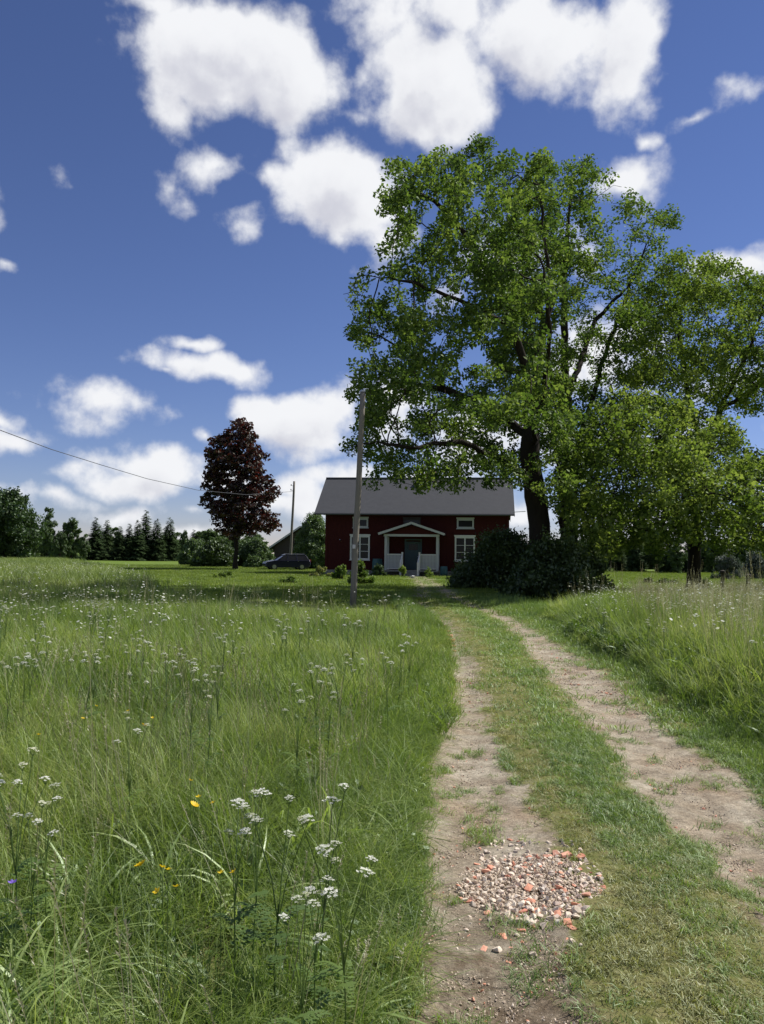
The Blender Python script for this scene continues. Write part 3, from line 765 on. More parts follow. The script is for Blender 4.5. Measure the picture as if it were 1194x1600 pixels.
def edgedist(px, py, poly):
    d = np.full(px.shape, 1e9); n_ = len(poly)
    for i in range(n_):
        a = np.array(poly[i], float); b = np.array(poly[(i+1) % n_], float); ab = b-a
        t = np.clip(((px-a[0])*ab[0]+(py-a[1])*ab[1])/(ab@ab), 0, 1)
        d = np.minimum(d, np.hypot(px-a[0]-t*ab[0], py-a[1]-t*ab[1]))
    return d
def outline_lobes(poly, depth, half, nl, rl, r, smax=None, bias=.0):
    """boughs filling a rounded crown whose outline is poly seen from the road"""
    P_ = np.array(poly, float); lo, hi = P_.min(0), P_.max(0); out = []
    q = r.uniform(lo, hi, (nl*60, 2)); q = q[inpoly(q[:, 0], q[:, 1], poly)]; e = edgedist(q[:, 0], q[:, 1], poly)
    smax = smax or e.max(); cen = []
    for (x, y), s in zip(q, e):
        rad_px = rl*F_PX/depth
        if s < rad_px*.45: continue
        t = math.sqrt(max(0, 1-(1-min(1, s/smax))**2))*half
        dz = r.uniform(-1, 1); dz = math.copysign(abs(dz)**.6, dz)*t
        c = P(x, y, depth+dz)
        if cen and np.min(np.linalg.norm(np.array(cen)-c, axis=1)) < rl*1.05: continue
        cen.append(c)
        if len(cen) >= nl: break
    return np.array(cen)
def lobe_points(cen, rl, per, r, flat=.75):
    n_ = len(cen)*per; c = np.repeat(cen, per, 0); s = np.repeat(r.uniform(.7, 1.25, len(cen)), per)[:, None]
    v = r.normal(size=(n_, 3)); v /= np.linalg.norm(v, axis=1)[:, None]; v *= (r.random((n_, 1))**.4)*rl*s; v[:, 2] *= flat
    return c+v
TL = [leaf_cluster(74, .40, .135, np.random.default_rng(i), .8) for i in range(5)]
def grow_tree(root, seeds, A, leafm, base_r, D=.4, kill=.55, minleaf=.03, tmpl=TL, sc=(.8, 1.3), seed=1, thin=1.0, extra=None, tip=.011):
    r = np.random.default_rng(seed); o = np.array(root.location)
    pos, par = colonize(seeds, A, D, kill, r=r); rad, kids = radii(pos, par, tip)
    rad = rad*(1+(base_r/rad[0]-1)*np.clip((rad-.03)/(rad[0]-.03), 0, 1)**.6)
    # root flare
    zz = pos[:, 2]-pos[0, 2]; rad = np.where(rad > base_r*.35, rad*(1+.5*np.exp(-zz/.5)), rad)
    V, F_ = tubes(pos-o, par, rad, kids)
    t = link('trunk', npmesh('trunk', V, F_, M['bark'], True), root)
    tips = np.where(rad < minleaf)[0]; tips = tips[r.random(len(tips)) < thin]
    p = pos[tips] + r.normal(size=(len(tips), 3))*.14
    if extra is not None: p = np.concatenate([p, extra])
    V, F_ = bake(tmpl, p-o, zrot(len(p), r), r.uniform(sc[0], sc[1], len(p)), r)
    c = link('crown', npmesh('crown', V, F_, leafm), root)
    print(root.name, 'nodes', len(pos), 'clusters', len(p), 'tris', len(F_))
    return root

# --- the big tree over the house
D1 = 31.0
t1 = empty('old_maple_tree', tuple(P(858, 932, D1)*np.array([1, 1, 0])), 0, 'huge broadleaf tree with forked dark trunk overhanging the red house', 'tree')
def pl(d, *q): return [P(a, b, d if len(rest) == 0 else d+rest[0]) for (a, b, *rest) in q]
g0 = np.array(t1.location)
s1 = [g0, *pl(D1, (847,860), (839,790), (828,700), (833,610), (843,545))]
seeds1 = [s1,
    pl(D1, (833,610), (802,510,-.8), (768,432,-1.5), (738,380,-2), (690,325,-2.5), (640,290,-2.5)),
    pl(D1, (843,545), (866,470,.5), (852,380,.5), (842,290,0)),
    pl(D1, (828,690), (770,640,1.5), (700,610,2.5), (620,600,3), (560,625,2.5)),
    pl(D1, (700,610,2.5), (640,550,1), (580,520,-.5), (548,515,-1)),
    pl(D1, (836,760), (790,720,-2), (720,690,-3.5), (640,700,-4.5)),
    pl(D1, (640,700,-4.5), (590,690,-4), (540,700,-3)),
    pl(D1, (802,510,-.8), (720,470,-3), (640,440,-4), (560,430,-4)),
    pl(D1, (843,545), (850,500,4), (800,420,5.5)),
    pl(D1, (850,900,.2), (878,860,.5), (880,800,.8), (872,700,1.5), (868,620,2.5), (890,540,3)),
    pl(D1, (828,700), (850,620,-3), (860,520,-5), (850,420,-5.5))]
poly1 = [(518,415),(560,412),(600,432),(628,418),(600,395),(588,345),(570,300),(596,248),(640,228),(690,222),(712,200),(755,214),(800,240),(842,212),(870,240),(900,300),(905,400),(910,500),(915,600),(915,740),(905,800),(880,830),(850,800),(800,775),(770,790),(735,785),(700,770),(650,782),(612,790),(590,770),(575,735),(535,725),(520,690),(550,655),(540,600),(560,560),(535,520),(545,490),(515,455)]
r1 = np.random.default_rng(11)
cen1 = outline_lobes(poly1, D1, 8.2, 365, .84, r1, 140)
A1 = lobe_points(cen1, .50, 9, r1)
grow_tree(t1, seeds1, A1, M['leaf'], .43, D=.36, kill=.40, seed=5, minleaf=.02, thin=.46)
# --- a second tree close behind it, crowns grown together
D1B = 40.0
t1b = empty('old_maple_tree', tuple(P(886, 915, D1B)*np.array([1, 1, 0])), 0, 'second tall tree close behind the huge forked one, its crown joined to the upper right', 'tree')
gb = np.array(t1b.location)
seeds1b = [[gb, *pl(D1B, (888,860), (889,790), (886,690), (882,560), (880,450), (888,350), (895,290))],
    pl(D1B, (888,740), (920,640,.5), (950,540,0), (990,430,-.3), (1020,360,-.5)),
    pl(D1B, (889,760), (930,640,1), (990,600,3), (1050,570,4)),
    pl(D1B, (886,650), (840,520,2), (790,440,3)), pl(D1B, (884,620), (930,500,4), (980,450,5))]
poly1b = [(770,260),(842,225),(880,236),(940,235),(968,285),(1005,300),(1050,302),(1086,330),(1062,372),(1090,420),(1070,480),(1040,540),(1010,600),(960,640),(950,700),(915,760),(860,740),(800,700),(760,600),(740,480),(750,350)]
cen1b = outline_lobes(poly1b, D1B, 7.5, 190, 1.08, r1, 130)
A1b = lobe_points(cen1b, .6, 10, r1)
TLb = [leaf_cluster(66, .51, .15, np.random.default_rng(40+i), .8) for i in range(5)]
grow_tree(t1b, seeds1b, A1b, M['leaf'], .42, D=.42, kill=.46, tmpl=TLb, seed=15, minleaf=.02, thin=.46)
# --- the tree to its right
D2 = 40.0
t2 = empty('broadleaf_tree', tuple(P(1084, 916, D2)*np.array([1, 1, 0])), 0, 'bright green broadleaf tree with low boughs right of the huge tree', 'tree')
g2 = np.array(t2.location)
poly2a = [(985,470),(1040,400),(1100,386),(1150,398),(1180,415),(1240,430),(1310,470),(1350,560),(1340,660),(1250,640),(1190,640),(1150,660),(1110,640),(1060,625),(1000,625),(950,610),(955,530)]
poly2b = [(885,690),(915,640),(960,612),(1040,605),(1100,640),(1150,660),(1170,720),(1235,700),(1340,720),(1350,830),(1250,868),(1160,872),(1100,856),(1040,872),(985,862),(930,880),(872,815),(862,760)]
r2 = np.random.default_rng(21)
cen2 = np.concatenate([outline_lobes(poly2a, D2+1, 6.5, 270, .92, r2, 110), outline_lobes(poly2b, D2-6, 7.5, 400, .86, r2, 110)])
A2 = lobe_points(cen2, .72, 11, r2)
seeds2 = [[g2, *pl(D2, (1085,860), (1088,800), (1100,720), (1125,640), (1165,560), (1190,490))],
    pl(D2, (1088,800), (1050,740,-3), (1000,700,-6), (950,680,-9)),
    pl(D2, (1092,770), (1140,730,-2), (1200,740,-4), (1270,760,-5)),
    pl(D2, (1100,720), (1075,620,1), (1060,520,2), (1070,440,2)),
    pl(D2, (1125,640), (1190,600,0), (1250,560,1)),
    pl(D2, (1086,830), (1110,790,-5), (1100,760,-10))]
TL2 = [leaf_cluster(66, .51, .15, np.random.default_rng(30+i), .8) for i in range(5)]
grow_tree(t2, seeds2, A2, M['leaf2'], .30, D=.42, kill=.5, tmpl=TL2, seed=6, minleaf=.02, thin=.55)
# --- copper maple
D3 = 76.0
t3 = empty('copper_maple_tree', tuple(P(368, 892, D3)*np.array([1, 1, 0])), 0, 'dark purple leaved maple tree standing alone left of the house', 'tree')
g3 = np.array(t3.location)
poly3 = [(360,655),(372,648),(388,650),(398,668),(402,690),(415,705),(418,728),(412,740),(424,750),(440,762),(436,782),(424,795),(436,815),(434,830),(418,838),(400,832),(380,842),(352,845),(330,826),(318,800),(306,785),(325,770),(306,748),(322,738),(318,712),(330,690),(338,678),(352,675)]
r3 = np.random.default_rng(31)
cen3 = outline_lobes(poly3, D3, 3.8, 250, .66, r3, 48)
A3 = lobe_points(cen3, .6, 12, r3, .6)
TL3 = [leaf_cluster(26, .45, .28, np.random.default_rng(50+i), .6) for i in range(4)]
grow_tree(t3, [[g3, *pl(D3, (369,850), (371,790), (373,720), (375,670))]], A3, M['maple'], .2, D=.4, kill=.45, tmpl=TL3, seed=8, minleaf=.02, thin=.85)

# --- shrubs
def shrub(name, label, px, d, wpx, toppy, lm, seed, cat='shrub', dens=1.0, ls=.13, group=None, base=0.0, depthf=.8):
    r = np.random.default_rng(seed); top = P(px, toppy, d); b = np.array([top[0], d, float(H(top[0], d))+base]); hh = top[2]-b[2]; wr = wpx*d/F_PX/2
    root = empty(name, tuple(b), 0, label, cat, group)
    nl = max(9, int(32*dens*min(3, max(.4, wr*hh/3)))); cen = []
    for _ in range(nl):
        a_ = r.uniform(0, 6.283); z_ = r.uniform(.05, .9); s = wr*.9*(1-z_**1.5)**.75*r.random()**.4*r.uniform(.8, 1.15)
        cen.append(np.array([math.cos(a_)*s, math.sin(a_)*s*depthf, hh*z_]))
    cen = np.array(cen); rl = max(.12, min(wr, hh)*.24)
    pts = lobe_points(cen, rl, int(26*dens), r, .85)
    pts[:, 2] = np.clip(pts[:, 2], .03, None)
    k_ = r.random(len(pts)) < .10; pts[k_] += r.normal(size=(int(k_.sum()), 3))*rl*.55*np.array([1, 1, 1.2]); pts[:, 2] = np.clip(pts[:, 2], .03, None)
    tm = [leaf_cluster(14, max(.1, rl*.62), ls, np.random.default_rng(seed+j), .9) for j in range(3)]
    V, F_ = bake(tm, pts, zrot(len(pts), r), r.uniform(.7, 1.3, len(pts)), r)
    link('foliage', npmesh('foliage', V, F_, lm), root)
    st = MB()
    for c in cen[:12]:
        st.tube([(c[0]*.12, c[1]*.12, -.05), (c[0]*.5, c[1]*.5, c[2]*.5), tuple(c)], [.035*min(1, hh/2)+.006, .02*min(1, hh/2)+.004, .006], 5)
    st.build('stems', M['bark'], root)
    return root
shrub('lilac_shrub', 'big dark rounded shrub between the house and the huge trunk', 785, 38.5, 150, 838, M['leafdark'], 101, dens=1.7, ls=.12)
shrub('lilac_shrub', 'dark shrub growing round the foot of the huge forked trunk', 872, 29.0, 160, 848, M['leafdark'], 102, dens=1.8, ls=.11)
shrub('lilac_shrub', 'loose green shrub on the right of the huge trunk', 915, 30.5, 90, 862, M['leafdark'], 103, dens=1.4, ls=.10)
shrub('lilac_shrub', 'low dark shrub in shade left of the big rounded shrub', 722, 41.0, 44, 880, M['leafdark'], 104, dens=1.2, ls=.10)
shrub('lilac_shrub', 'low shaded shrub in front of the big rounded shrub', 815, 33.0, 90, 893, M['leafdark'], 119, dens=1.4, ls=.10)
shrub('elder_shrub', 'tall pale flowering shrub at the left corner of the house', 491, 82.0, 62, 803, M['elder'], 105, dens=2.0, ls=.18)
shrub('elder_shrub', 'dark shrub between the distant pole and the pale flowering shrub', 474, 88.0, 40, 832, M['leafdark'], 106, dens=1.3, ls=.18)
shrub('garden_shrub', 'round green shrub on the lawn just right of the leaning pole', 563, 42.0, 42, 876, M['leaf'], 107, dens=1.0, ls=.09)
shrub('garden_shrub', 'small leafy shrub against the wall left of the leaning pole', 534, 50.0, 34, 884, M['leaf'], 108, dens=.9, ls=.09)
shrub('garden_shrub', 'low spreading plant by the left corner of the house', 505, 56.0, 46, 887, M['short_dry'], 109, dens=.8, ls=.09)
shrub('garden_shrub', 'broad shrub under the left window of the house', 592, 58.0, 26, 884, M['leafdark'], 118, dens=.8, ls=.09)
shrub('potted_shrub', 'small pale plant at the left foot of the porch steps', 629, 57.0, 14, 884, M['leaf2'], 110, 'plant', .5, .07)
shrub('potted_shrub', 'low pale green plant at the right foot of the porch steps', 668, 57.0, 26, 888, M['leaf2'], 111, 'plant', .5, .07)
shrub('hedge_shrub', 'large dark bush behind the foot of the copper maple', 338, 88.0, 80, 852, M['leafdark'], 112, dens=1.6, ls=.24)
shrub('hedge_shrub', 'bright green bush between the copper maple and the barn', 400, 90.0, 60, 845, M['birch'], 113, dens=1.5, ls=.22)
shrub('hedge_shrub', 'low bush on the lawn right of the copper maple', 396, 84.0, 34, 868, M['birch'], 114, dens=1.0, ls=.18)
shrub('hedge_shrub', 'pale sparse bush at the left end of the hedge', 303, 100.0, 50, 846, M['birch'], 115, dens=1.3, ls=.24)
shrub('low_plant', 'knee high dark plant on the shaded lawn below the copper maple', 352, 50.0, 40, 893, M['leaf'], 116, 'plant', .6, .09)
shrub('low_plant', 'dark leafy clump on the shaded lawn left of the pole', 450, 42.0, 34, 902, M['leaf'], 117, 'plant', .6, .09)
shrub('low_plant', 'dark clump at the lawn edge under the right tree', 1013, 50.0, 14, 902, M['leafdark'], 120, 'plant', .6, .08)
shrub('low_plant', 'wide low clump at the lawn edge left of the right trunk', 1042, 50.0, 40, 904, M['leaf'], 121, 'plant', .7, .08)
shrub('low_plant', 'small clump at the foot of the right trunk', 1101, 42.0, 20, 905, M['leaf'], 122, 'plant', .5, .07)
shrub('flowering_shrub', 'grey lilac blooming shrub right of the right trunk', 1134, 62.0, 56, 866, M['lilac_leaf'], 123, dens=.8, ls=.12)
shrub('flowering_shrub', 'grey lilac blooming shrub at the right edge of the picture', 1180, 64.0, 70, 866, M['lilac_leaf'], 124, dens=.8, ls=.12)
for px, lb in ((1129, 'short dark wooden post in the right meadow, left one of two'), (1169, 'short dark wooden post with round top in the right meadow, right one of two')):
    a = P(px, 922, 40.0); b = P(px, 897 if px < 1150 else 903, 40.0)
    po = empty('fence_post', (a[0], 40, 0), 0, lb, 'post', 'old posts in the right meadow')
    MB().tube([(0, 0, -.2), (.01, 0, b[2]*.6), (.02, 0, b[2])], [.10, .10, .085], 9).build('shaft', M['barn'], po)
    MB().tube([(.02, 0, b[2]), (.02, 0, b[2]+.06), (.02, 0, b[2]+.16), (.02, 0, b[2]+.2)], [.08, .15, .13, .04], 10).build('post_cap', M['barn'], po)

# --- far trees
def spruce_template(seed, h=10.0):
    r = np.random.default_rng(seed); pts = []; rots = []; scl = []
    n_ = 46
    for i in range(n_):
        t = (i+.5)/n_; z = h*(.06+.94*t); R_ = (1-t)**.8*h*.19*(.85+.3*r.random())
        k = max(3, int(9*(1-t)+3))
        for j in range(k):
            a = r.uniform(0, 2*math.pi); L_ = R_*r.uniform(.6, 1.15)+.12
            m_ = max(1, int(L_/.45)+1)
            for s in range(m_):
                f = (s+.7)/m_; pts.append((math.cos(a)*L_*f, math.sin(a)*L_*f, z - L_*f*.30 + r.normal()*.06)); rots.append(a)
                scl.append((.38+.35*(1-f))*(.65+.6*(1-t)))
    pts = np.array(pts); rots = np.array(rots)
    # needle sprays: drooping fans
    tm = []
    for q in range(3):
        rr = np.random.default_rng(seed*7+q); V = []; F_ = []
        for s in range(9):
            a = rr.uniform(-1.2, 1.2); l = rr.uniform(.5, 1.1); dr = -rr.uniform(.0, .5); b = len(V); wd = rr.uniform(.1, .2)
            o = rr.normal(size=3)*.22
            e = np.array([math.cos(a)*l, math.sin(a)*l, dr]); sdir = np.array([-math.sin(a), math.cos(a), rr.uniform(-.5, .5)])*wd
            V += [o-sdir, o+sdir, o+e]; F_.append((b, b+1, b+2))
        tm.append((np.array(V), np.array(F_)))
    c, s = np.cos(rots), np.sin(rots); z = np.zeros(len(c)); o = np.ones(len(c))
    m_ = np.stack([np.stack([c, -s, z], -1), np.stack([s, c, z], -1), np.stack([z, z, o], -1)], 1)
    V, F_ = bake(tm, pts, m_, np.array(scl), r)
    tb = MB().tube([(0, 0, -.3), (0, 0, h*.5), (0, 0, h*.99)], [.16, .10, .015], 7)
    return npmesh('spruce_crown', V, F_, M['spruce']), tb
def round_template(seed, h, wr, lm, ls, zlow=.12, nl=60):
    r = np.random.default_rng(seed); cen = []
    for _ in range(nl):
        v = r.normal(size=3); v /= np.linalg.norm(v); s = r.uniform(.3, .92)
        zc = h*(.5+zlow/2); cen.append((v[0]*wr*s*(1-.25*max(0, v[2])), v[1]*wr*s, zc+v[2]*h*(.5-zlow/2)*s))
    cen = np.array(cen); pts = lobe_points(cen, wr*.24, 22, r, .9)
    tm = [leaf_cluster(10, wr*.10, ls, np.random.default_rng(seed+j), .9) for j in range(3)]
    V, F_ = bake(tm, pts, zrot(len(pts), r), r.uniform(.7, 1.3, len(pts)), r)
    tb = MB().tube([(0, 0, -.3), (.1, 0, h*.4), (0, .1, h*.75)], [h*.022, h*.016, .03], 7)
    for c in cen[:14]: tb.tube([(0, 0, h*.3), tuple(c*np.array([.5, .5, 1])*1.0), tuple(c)], [h*.008, h*.005, .02], 4)
    return npmesh('round_crown', V, F_, lm), tb
TPL = {}
def template(kind, mesh_trunk):
    me, tb = mesh_trunk; b = bpy.data.meshes.new(kind+'_trunk'); b.from_pydata(tb.v, [], tb.f); b.update(); b.materials.append(M['bark']); return (me, b)
TPL['spruce'] = [template('spruce', spruce_template(200+i)) for i in range(4)]
TPL['birch'] = [template('birch', round_template(210+i, 10.0, 2.5, M['birch'], .30, -.05)) for i in range(3)]
TPL['oak'] = [template('oak', round_template(220+i, 10.0, 4.6, M['oakleaf'], .34, -.08, 130)) for i in range(2)]
rt = random.Random(9)
def far_tree(kind, px, toppy, d, wide=1.0, label=None, group='trees along the far edge of the meadow'):
    top = P(px, toppy, d); hh = top[2]
    cr, tr = rt.choice(TPL[kind])
    root = empty({'spruce': 'spruce_tree', 'birch': 'birch_tree', 'oak': 'oak_tree'}[kind], (top[0], d, 0), rt.uniform(0, 6.28), label, 'tree', group)
    root.scale = (hh/10*wide, hh/10*wide, hh/10)
    link('crown', cr, root); link('trunk', tr, root)
    return root
LF = 'trees along the far edge of the left meadow'
named = [('oak',12,757,112,.95,'big dark rounded tree at the left edge of the far wood'),('birch',76,788,128,.75,'slim tall tree just right of the big dark rounded tree'),
    ('birch',113,801,130,1.0,'broad mid green tree left of the group of spruces'),('spruce',150,808,132,1.5,'dark spruce beside the broad mid green tree'),('spruce',168,812,136,1.5,'slender dark spruce second from the left in the pointed group'),
    ('spruce',188,822,134,1.6,'spruce just left of the two shortest pointed ones in the far row'),('spruce',203,818,138,1.5,'shorter dark spruce left of the middle of the far row'),('spruce',229,797,136,1.5,'tallest pointed spruce of the far left wood'),('spruce',216,812,132,1.5,'spruce tucked close behind the left side of the tallest pointed spruce'),('spruce',246,810,134,1.5,'spruce just right of the tallest pointed spruce'),
    ('spruce',266,808,136,1.5,'last pointed spruce at the right end of the far group'),('birch',288,822,140,.6,'pale sparse tree at the right end of the far spruces'),('birch',310,836,138,1.1,"rounded green tree left of the copper maple's trunk, above the hedge"),('birch',330,842,134,1.2,"low rounded green tree showing right beside the copper maple's trunk"),('birch',52,812,130,.9,"rounded green tree against the right flank of the big dark tree"),('birch',95,826,122,.9,"lower rounded green tree in front of the slim tall one"),('birch',132,832,122,1.0,"low rounded green tree between the broad green tree and the first spruce")]
for k, px, ty, d, wd, lb in named:
    far_tree(k, px, ty, d, wd, lb or ('pointed dark spruce in the row across the left meadow' if k == 'spruce' else 'rounded green tree in the row across the left meadow'), LF)
for i in range(64):
    px = -320 + i*11.5 + rt.uniform(-6, 6); k = rt.choice(['spruce', 'birch', 'birch', 'birch', 'birch'])
    far_tree(k, px, rt.uniform(820, 846) if px > 0 else rt.uniform(800, 840), rt.uniform(138, 165), 1.7, 'low dark green tree in the back row of the far left wood', LF)
for i in range(9):
    far_tree('birch', 340+i*16+rt.uniform(-5, 5), rt.uniform(840, 858), rt.uniform(118, 135), 1.3, 'rounded green tree behind the barn and the hedge', 'trees behind the barn')
RF = 'trees along the far edge of the right lawn'
for i in range(34):
    px = 905 + i*17 + rt.uniform(-6, 6)
    far_tree(rt.choice(['spruce', 'spruce', 'birch']), px, rt.uniform(812, 846), rt.uniform(84, 96), 1.15, 'dark slender tree in the shady wood behind the right lawn', RF)
for i in range(22):
    px = 890 + i*24 + rt.uniform(-6, 6)
    far_tree(rt.choice(['spruce', 'birch', 'oak']), px, rt.uniform(835, 850), rt.uniform(100, 115), 1.3, 'dense dark tree deep in the wood behind the right lawn', RF)
for i in range(14):
    px = 660 + i*18
    far_tree(rt.choice(['spruce', 'birch']), px, rt.uniform(835, 850), rt.uniform(110, 125), 1.3, 'dark tree behind the farmhouse and the huge tree', 'trees behind the farmhouse')

# ------------------------------------------------------------------ grass
def blades(n_, rad, hlo, hhi, wlo, whi, seg, bend, seed, lean=.25, upw=0.0):
    r = np.random.default_rng(seed); V = []; F3 = []; off = 0
    for i in range(n_):
        a = r.uniform(0, 6.283); q = rad*math.sqrt(r.random()); b = np.array([math.cos(a)*q, math.sin(a)*q, -.02 if hhi > .2 else -.004])
        h = r.uniform(hlo, hhi); wd = r.uniform(wlo, whi)/2; dr = r.uniform(0, 6.283); dv = np.array([math.cos(dr), math.sin(dr), 0]); side = np.array([-dv[1], dv[0], 0])
        tw = r.uniform(-.6, .6); side = side*math.cos(tw)+dv*math.sin(tw)
        bn = bend*r.uniform(.3, 1.3); ln = r.uniform(0, lean); p = b.copy(); ang = ln
        for s in range(seg+1):
            t = s/seg; k = wd*(1-t**1.6) if s < seg else 0
            if s < seg: V += [p-side*k, p+side*k]
            else: V.append(p)
            ang2 = ang + bn*(t+.35); p = p + (dv*math.sin(ang2)+np.array([0, 0, 1])*math.cos(ang2))*h/seg; ang = ang+bn/seg*1.2
        for s in range(seg-1):
            c = off+2*s; F3 += [(c, c+1, c+3), (c, c+3, c+2)]
        c = off+2*(seg-1); F3.append((c, c+1, c+2)); off += 2*seg+1
    return np.array(V), np.array(F3)
def srccoll(name, meshes):
    col = bpy.data.collections.new(name)
    for i, me in enumerate(meshes):
        o = bpy.data.objects.new('%s_%02d' % (name, i), me); col.objects.link(o)
    return col
def scatter(name, pts, rot, scl, idx, col, label, cat=None, parent=None):
    me = bpy.data.meshes.new(name); me.vertices.add(len(pts)); me.vertices.foreach_set('co', np.asarray(pts, np.float32).ravel())
    a = me.attributes.new('rot', 'FLOAT_VECTOR', 'POINT'); a.data.foreach_set('vector', np.asarray(rot, np.float32).ravel())
    a = me.attributes.new('scl', 'FLOAT_VECTOR', 'POINT'); s = np.asarray(scl, np.float32); s = s if s.ndim == 2 else np.repeat(s[:, None], 3, 1); a.data.foreach_set('vector', s.ravel())
    a = me.attributes.new('pick', 'INT', 'POINT'); a.data.foreach_set('value', np.asarray(idx, np.int32))
    me.update(); o = link(name, me, parent)
    g = bpy.data.node_groups.new(name+'_scatter', 'GeometryNodeTree')
    g.interface.new_socket('Geometry', in_out='INPUT', socket_type='NodeSocketGeometry'); g.interface.new_socket('Geometry', in_out='OUTPUT', socket_type='NodeSocketGeometry')
    gi = g.nodes.new('NodeGroupInput'); go = g.nodes.new('NodeGroupOutput'); ip = g.nodes.new('GeometryNodeInstanceOnPoints')
    ci = g.nodes.new('GeometryNodeCollectionInfo'); ci.inputs['Collection'].default_value = col; ci.inputs['Separate Children'].default_value = True; ci.inputs['Reset Children'].default_value = True
    def na(nm, t):
        x = g.nodes.new('GeometryNodeInputNamedAttribute'); x.data_type = t; x.inputs['Name'].default_value = nm; return x.outputs['Attribute']
    g.links.new(gi.outputs[0], ip.inputs['Points']); g.links.new(ci.outputs[0], ip.inputs['Instance']); ip.inputs['Pick Instance'].default_value = True
    g.links.new(na('pick', 'INT'), ip.inputs['Instance Index']); g.links.new(na('rot', 'FLOAT_VECTOR'), ip.inputs['Rotation']); g.links.new(na('scl', 'FLOAT_VECTOR'), ip.inputs['Scale'])
    g.links.new(ip.outputs[0], go.inputs[0])
    md = o.modifiers.new('scatter', 'NODES'); md.node_group = g
    tag(o, label, cat, kind='stuff'); print(name, len(pts)); return o
def seedhead(seed):
    r = np.random.default_rng(seed); V = []; F_ = []
    for i in range(5):
        a = r.uniform(0, 6.28); b = np.array([math.cos(a), math.sin(a), 0])*r.uniform(0, .08); h = r.uniform(.62, .9); ln = r.uniform(0, .3); d = np.array([math.cos(a), math.sin(a), 0])
        top = b+d*ln*h*.5+np.array([0, 0, h]); sd = np.array([-d[1], d[0], 0])*.0016
        k = len(V); V += [b-sd, b+sd, top+sd*.5, top-sd*.5]; F_ += [(k, k+1, k+2), (k, k+2, k+3)]
        for j in range(34):
            t = r.uniform(.80, 1.0); p = b+(top-b)*t; q = r.normal(size=3); q[2] = abs(q[2])+.4; q /= np.linalg.norm(q); l = r.uniform(.006, .018)*(1.6-t)*1.4; sv_ = np.cross(q, [0, .3, 1]); sv_ = sv_/np.linalg.norm(sv_)*.0018
            k = len(V); V += [p, p+q*l*.6+sv_, p+q*l*1.2, p+q*l*.6-sv_]; F_ += [(k, k+1, k+2), (k, k+2, k+3)]
    return np.array(V), np.array(F_)
def herb(seed):
    r = np.random.default_rng(seed); V, F_ = leaf_cluster(46, .14, .038, r, .6); V[:, 2] += .1; return V, F_
def dock(seed):
    """low rosette of long arching leaves"""
    return blades(9, .03, .18, .34, .03, .05, 5, 1.6, seed, .5)
def mk(nm, vf, m_): return npmesh(nm, vf[0], vf[1], m_)
near_c = srccoll('meadow_tuft_near', [mk('tuft', blades(46, .10, .26, .56, .0028, .0055, 4, .9, 300+i), M['grass']) for i in range(6)]
    + [mk('tuft', blades(16, .07, .30, .55, .006, .011, 5, 1.5, 310+i), M['grass']) for i in range(2)]
    + [mk('tuft', seedhead(320+i), M['seed']) for i in range(2)] + [mk('tuft', herb(330+i), M['herb']) for i in range(2)]
    + [mk('tuft', blades(26, .09, .35, .62, .012, .020, 6, 1.7, 340), M['grass_bright'])]
    + [mk('tuft', blades(14, .14, .25, .6, .002, .004, 3, 1.0, 341, .8), M['seed']), mk('tuft', dock(342), M['herb']), mk('tuft', dock(343), M['herb'])])
mid_c = srccoll('meadow_tuft_mid', [mk('tuft', blades(55, .20, .26, .58, .006, .011, 3, .8, 350+i), M['grass']) for i in range(6)]
    + [mk('tuft', seedhead(360+i), M['seed']) for i in range(2)] + [mk('tuft', herb(370+i), M['herb']) for i in range(1)])
far_c = srccoll('meadow_tuft_far', [mk('tuft', blades(90, .8, .3, .62, .018, .035, 2, .7, 380+i), M['grass_far']) for i in range(5)])
short_c = srccoll('verge_tuft', [mk('tuft', blades(30, .055, .045, .10, .0025, .0045, 2, 1.1, 400+i, .6), M['short_green']) for i in range(4)]
    + [mk('tuft', blades(28, .055, .025, .065, .0022, .004, 2, 1.5, 410+i, .9), M['short_dry']) for i in range(4)])
short_mid_c = srccoll('verge_tuft_mid', [mk('tuft', blades(34, .14, .05, .12, .005, .009, 2, 1.2, 420+i, .6), M['short_green']) for i in range(3)]
    + [mk('tuft', blades(30, .14, .03, .08, .004, .008, 2, 1.5, 430+i, .9), M['short_dry']) for i in range(3)])
lawn_c = srccoll('lawn_tuft', [mk('tuft', blades(80, .7, .05, .13, .015, .03, 1, .8, 440+i, .7), M['lawn']) for i in range(4)])

def meadow_far_edge(x, y):
    """true where the grass was left to grow: the near meadow and its long tongue to the left"""
    ratio = x/np.maximum(y, .1)
    lim = np.interp(ratio, [-.60, -.41, -.34, -.28, -.20, -.12, -.02, .05, .2, .28, .5, .8], [130, 120, 60, 27, 21, 18.5, 18.2, 18.5, 20, 25, 33, 38]) + 2*(fbm(x/3, y/3, 2)-.5)*smooth(10,30,y)
    return y < lim
def region(y0, y1, dens, side, fac=.56):
    """random ground points inside a wedge seen by the camera (with margin)"""
    n_ = int(dens*(y1**2-y0**2)*fac/2 + dens*(y1-y0)*1.0); y = np.sqrt(rng.uniform(y0**2, y1**2, n_)); x = rng.random(n_)*(fac*y+1.0)*side
    return x, y
def lodheight(x, y):
    a, b, c, d = tracks(y)
    dl = np.maximum(a-x, 0) ; dr = np.maximum(x-(d+.45), 0)
    dd = np.where(x < a, dl, dr)
    return .45+.55*smooth(0, .9, dd), dd
def rots(n_, t=.12): return np.stack([rng.normal(size=n_)*t, rng.normal(size=n_)*t, rng.uniform(0, 6.283, n_)], 1)
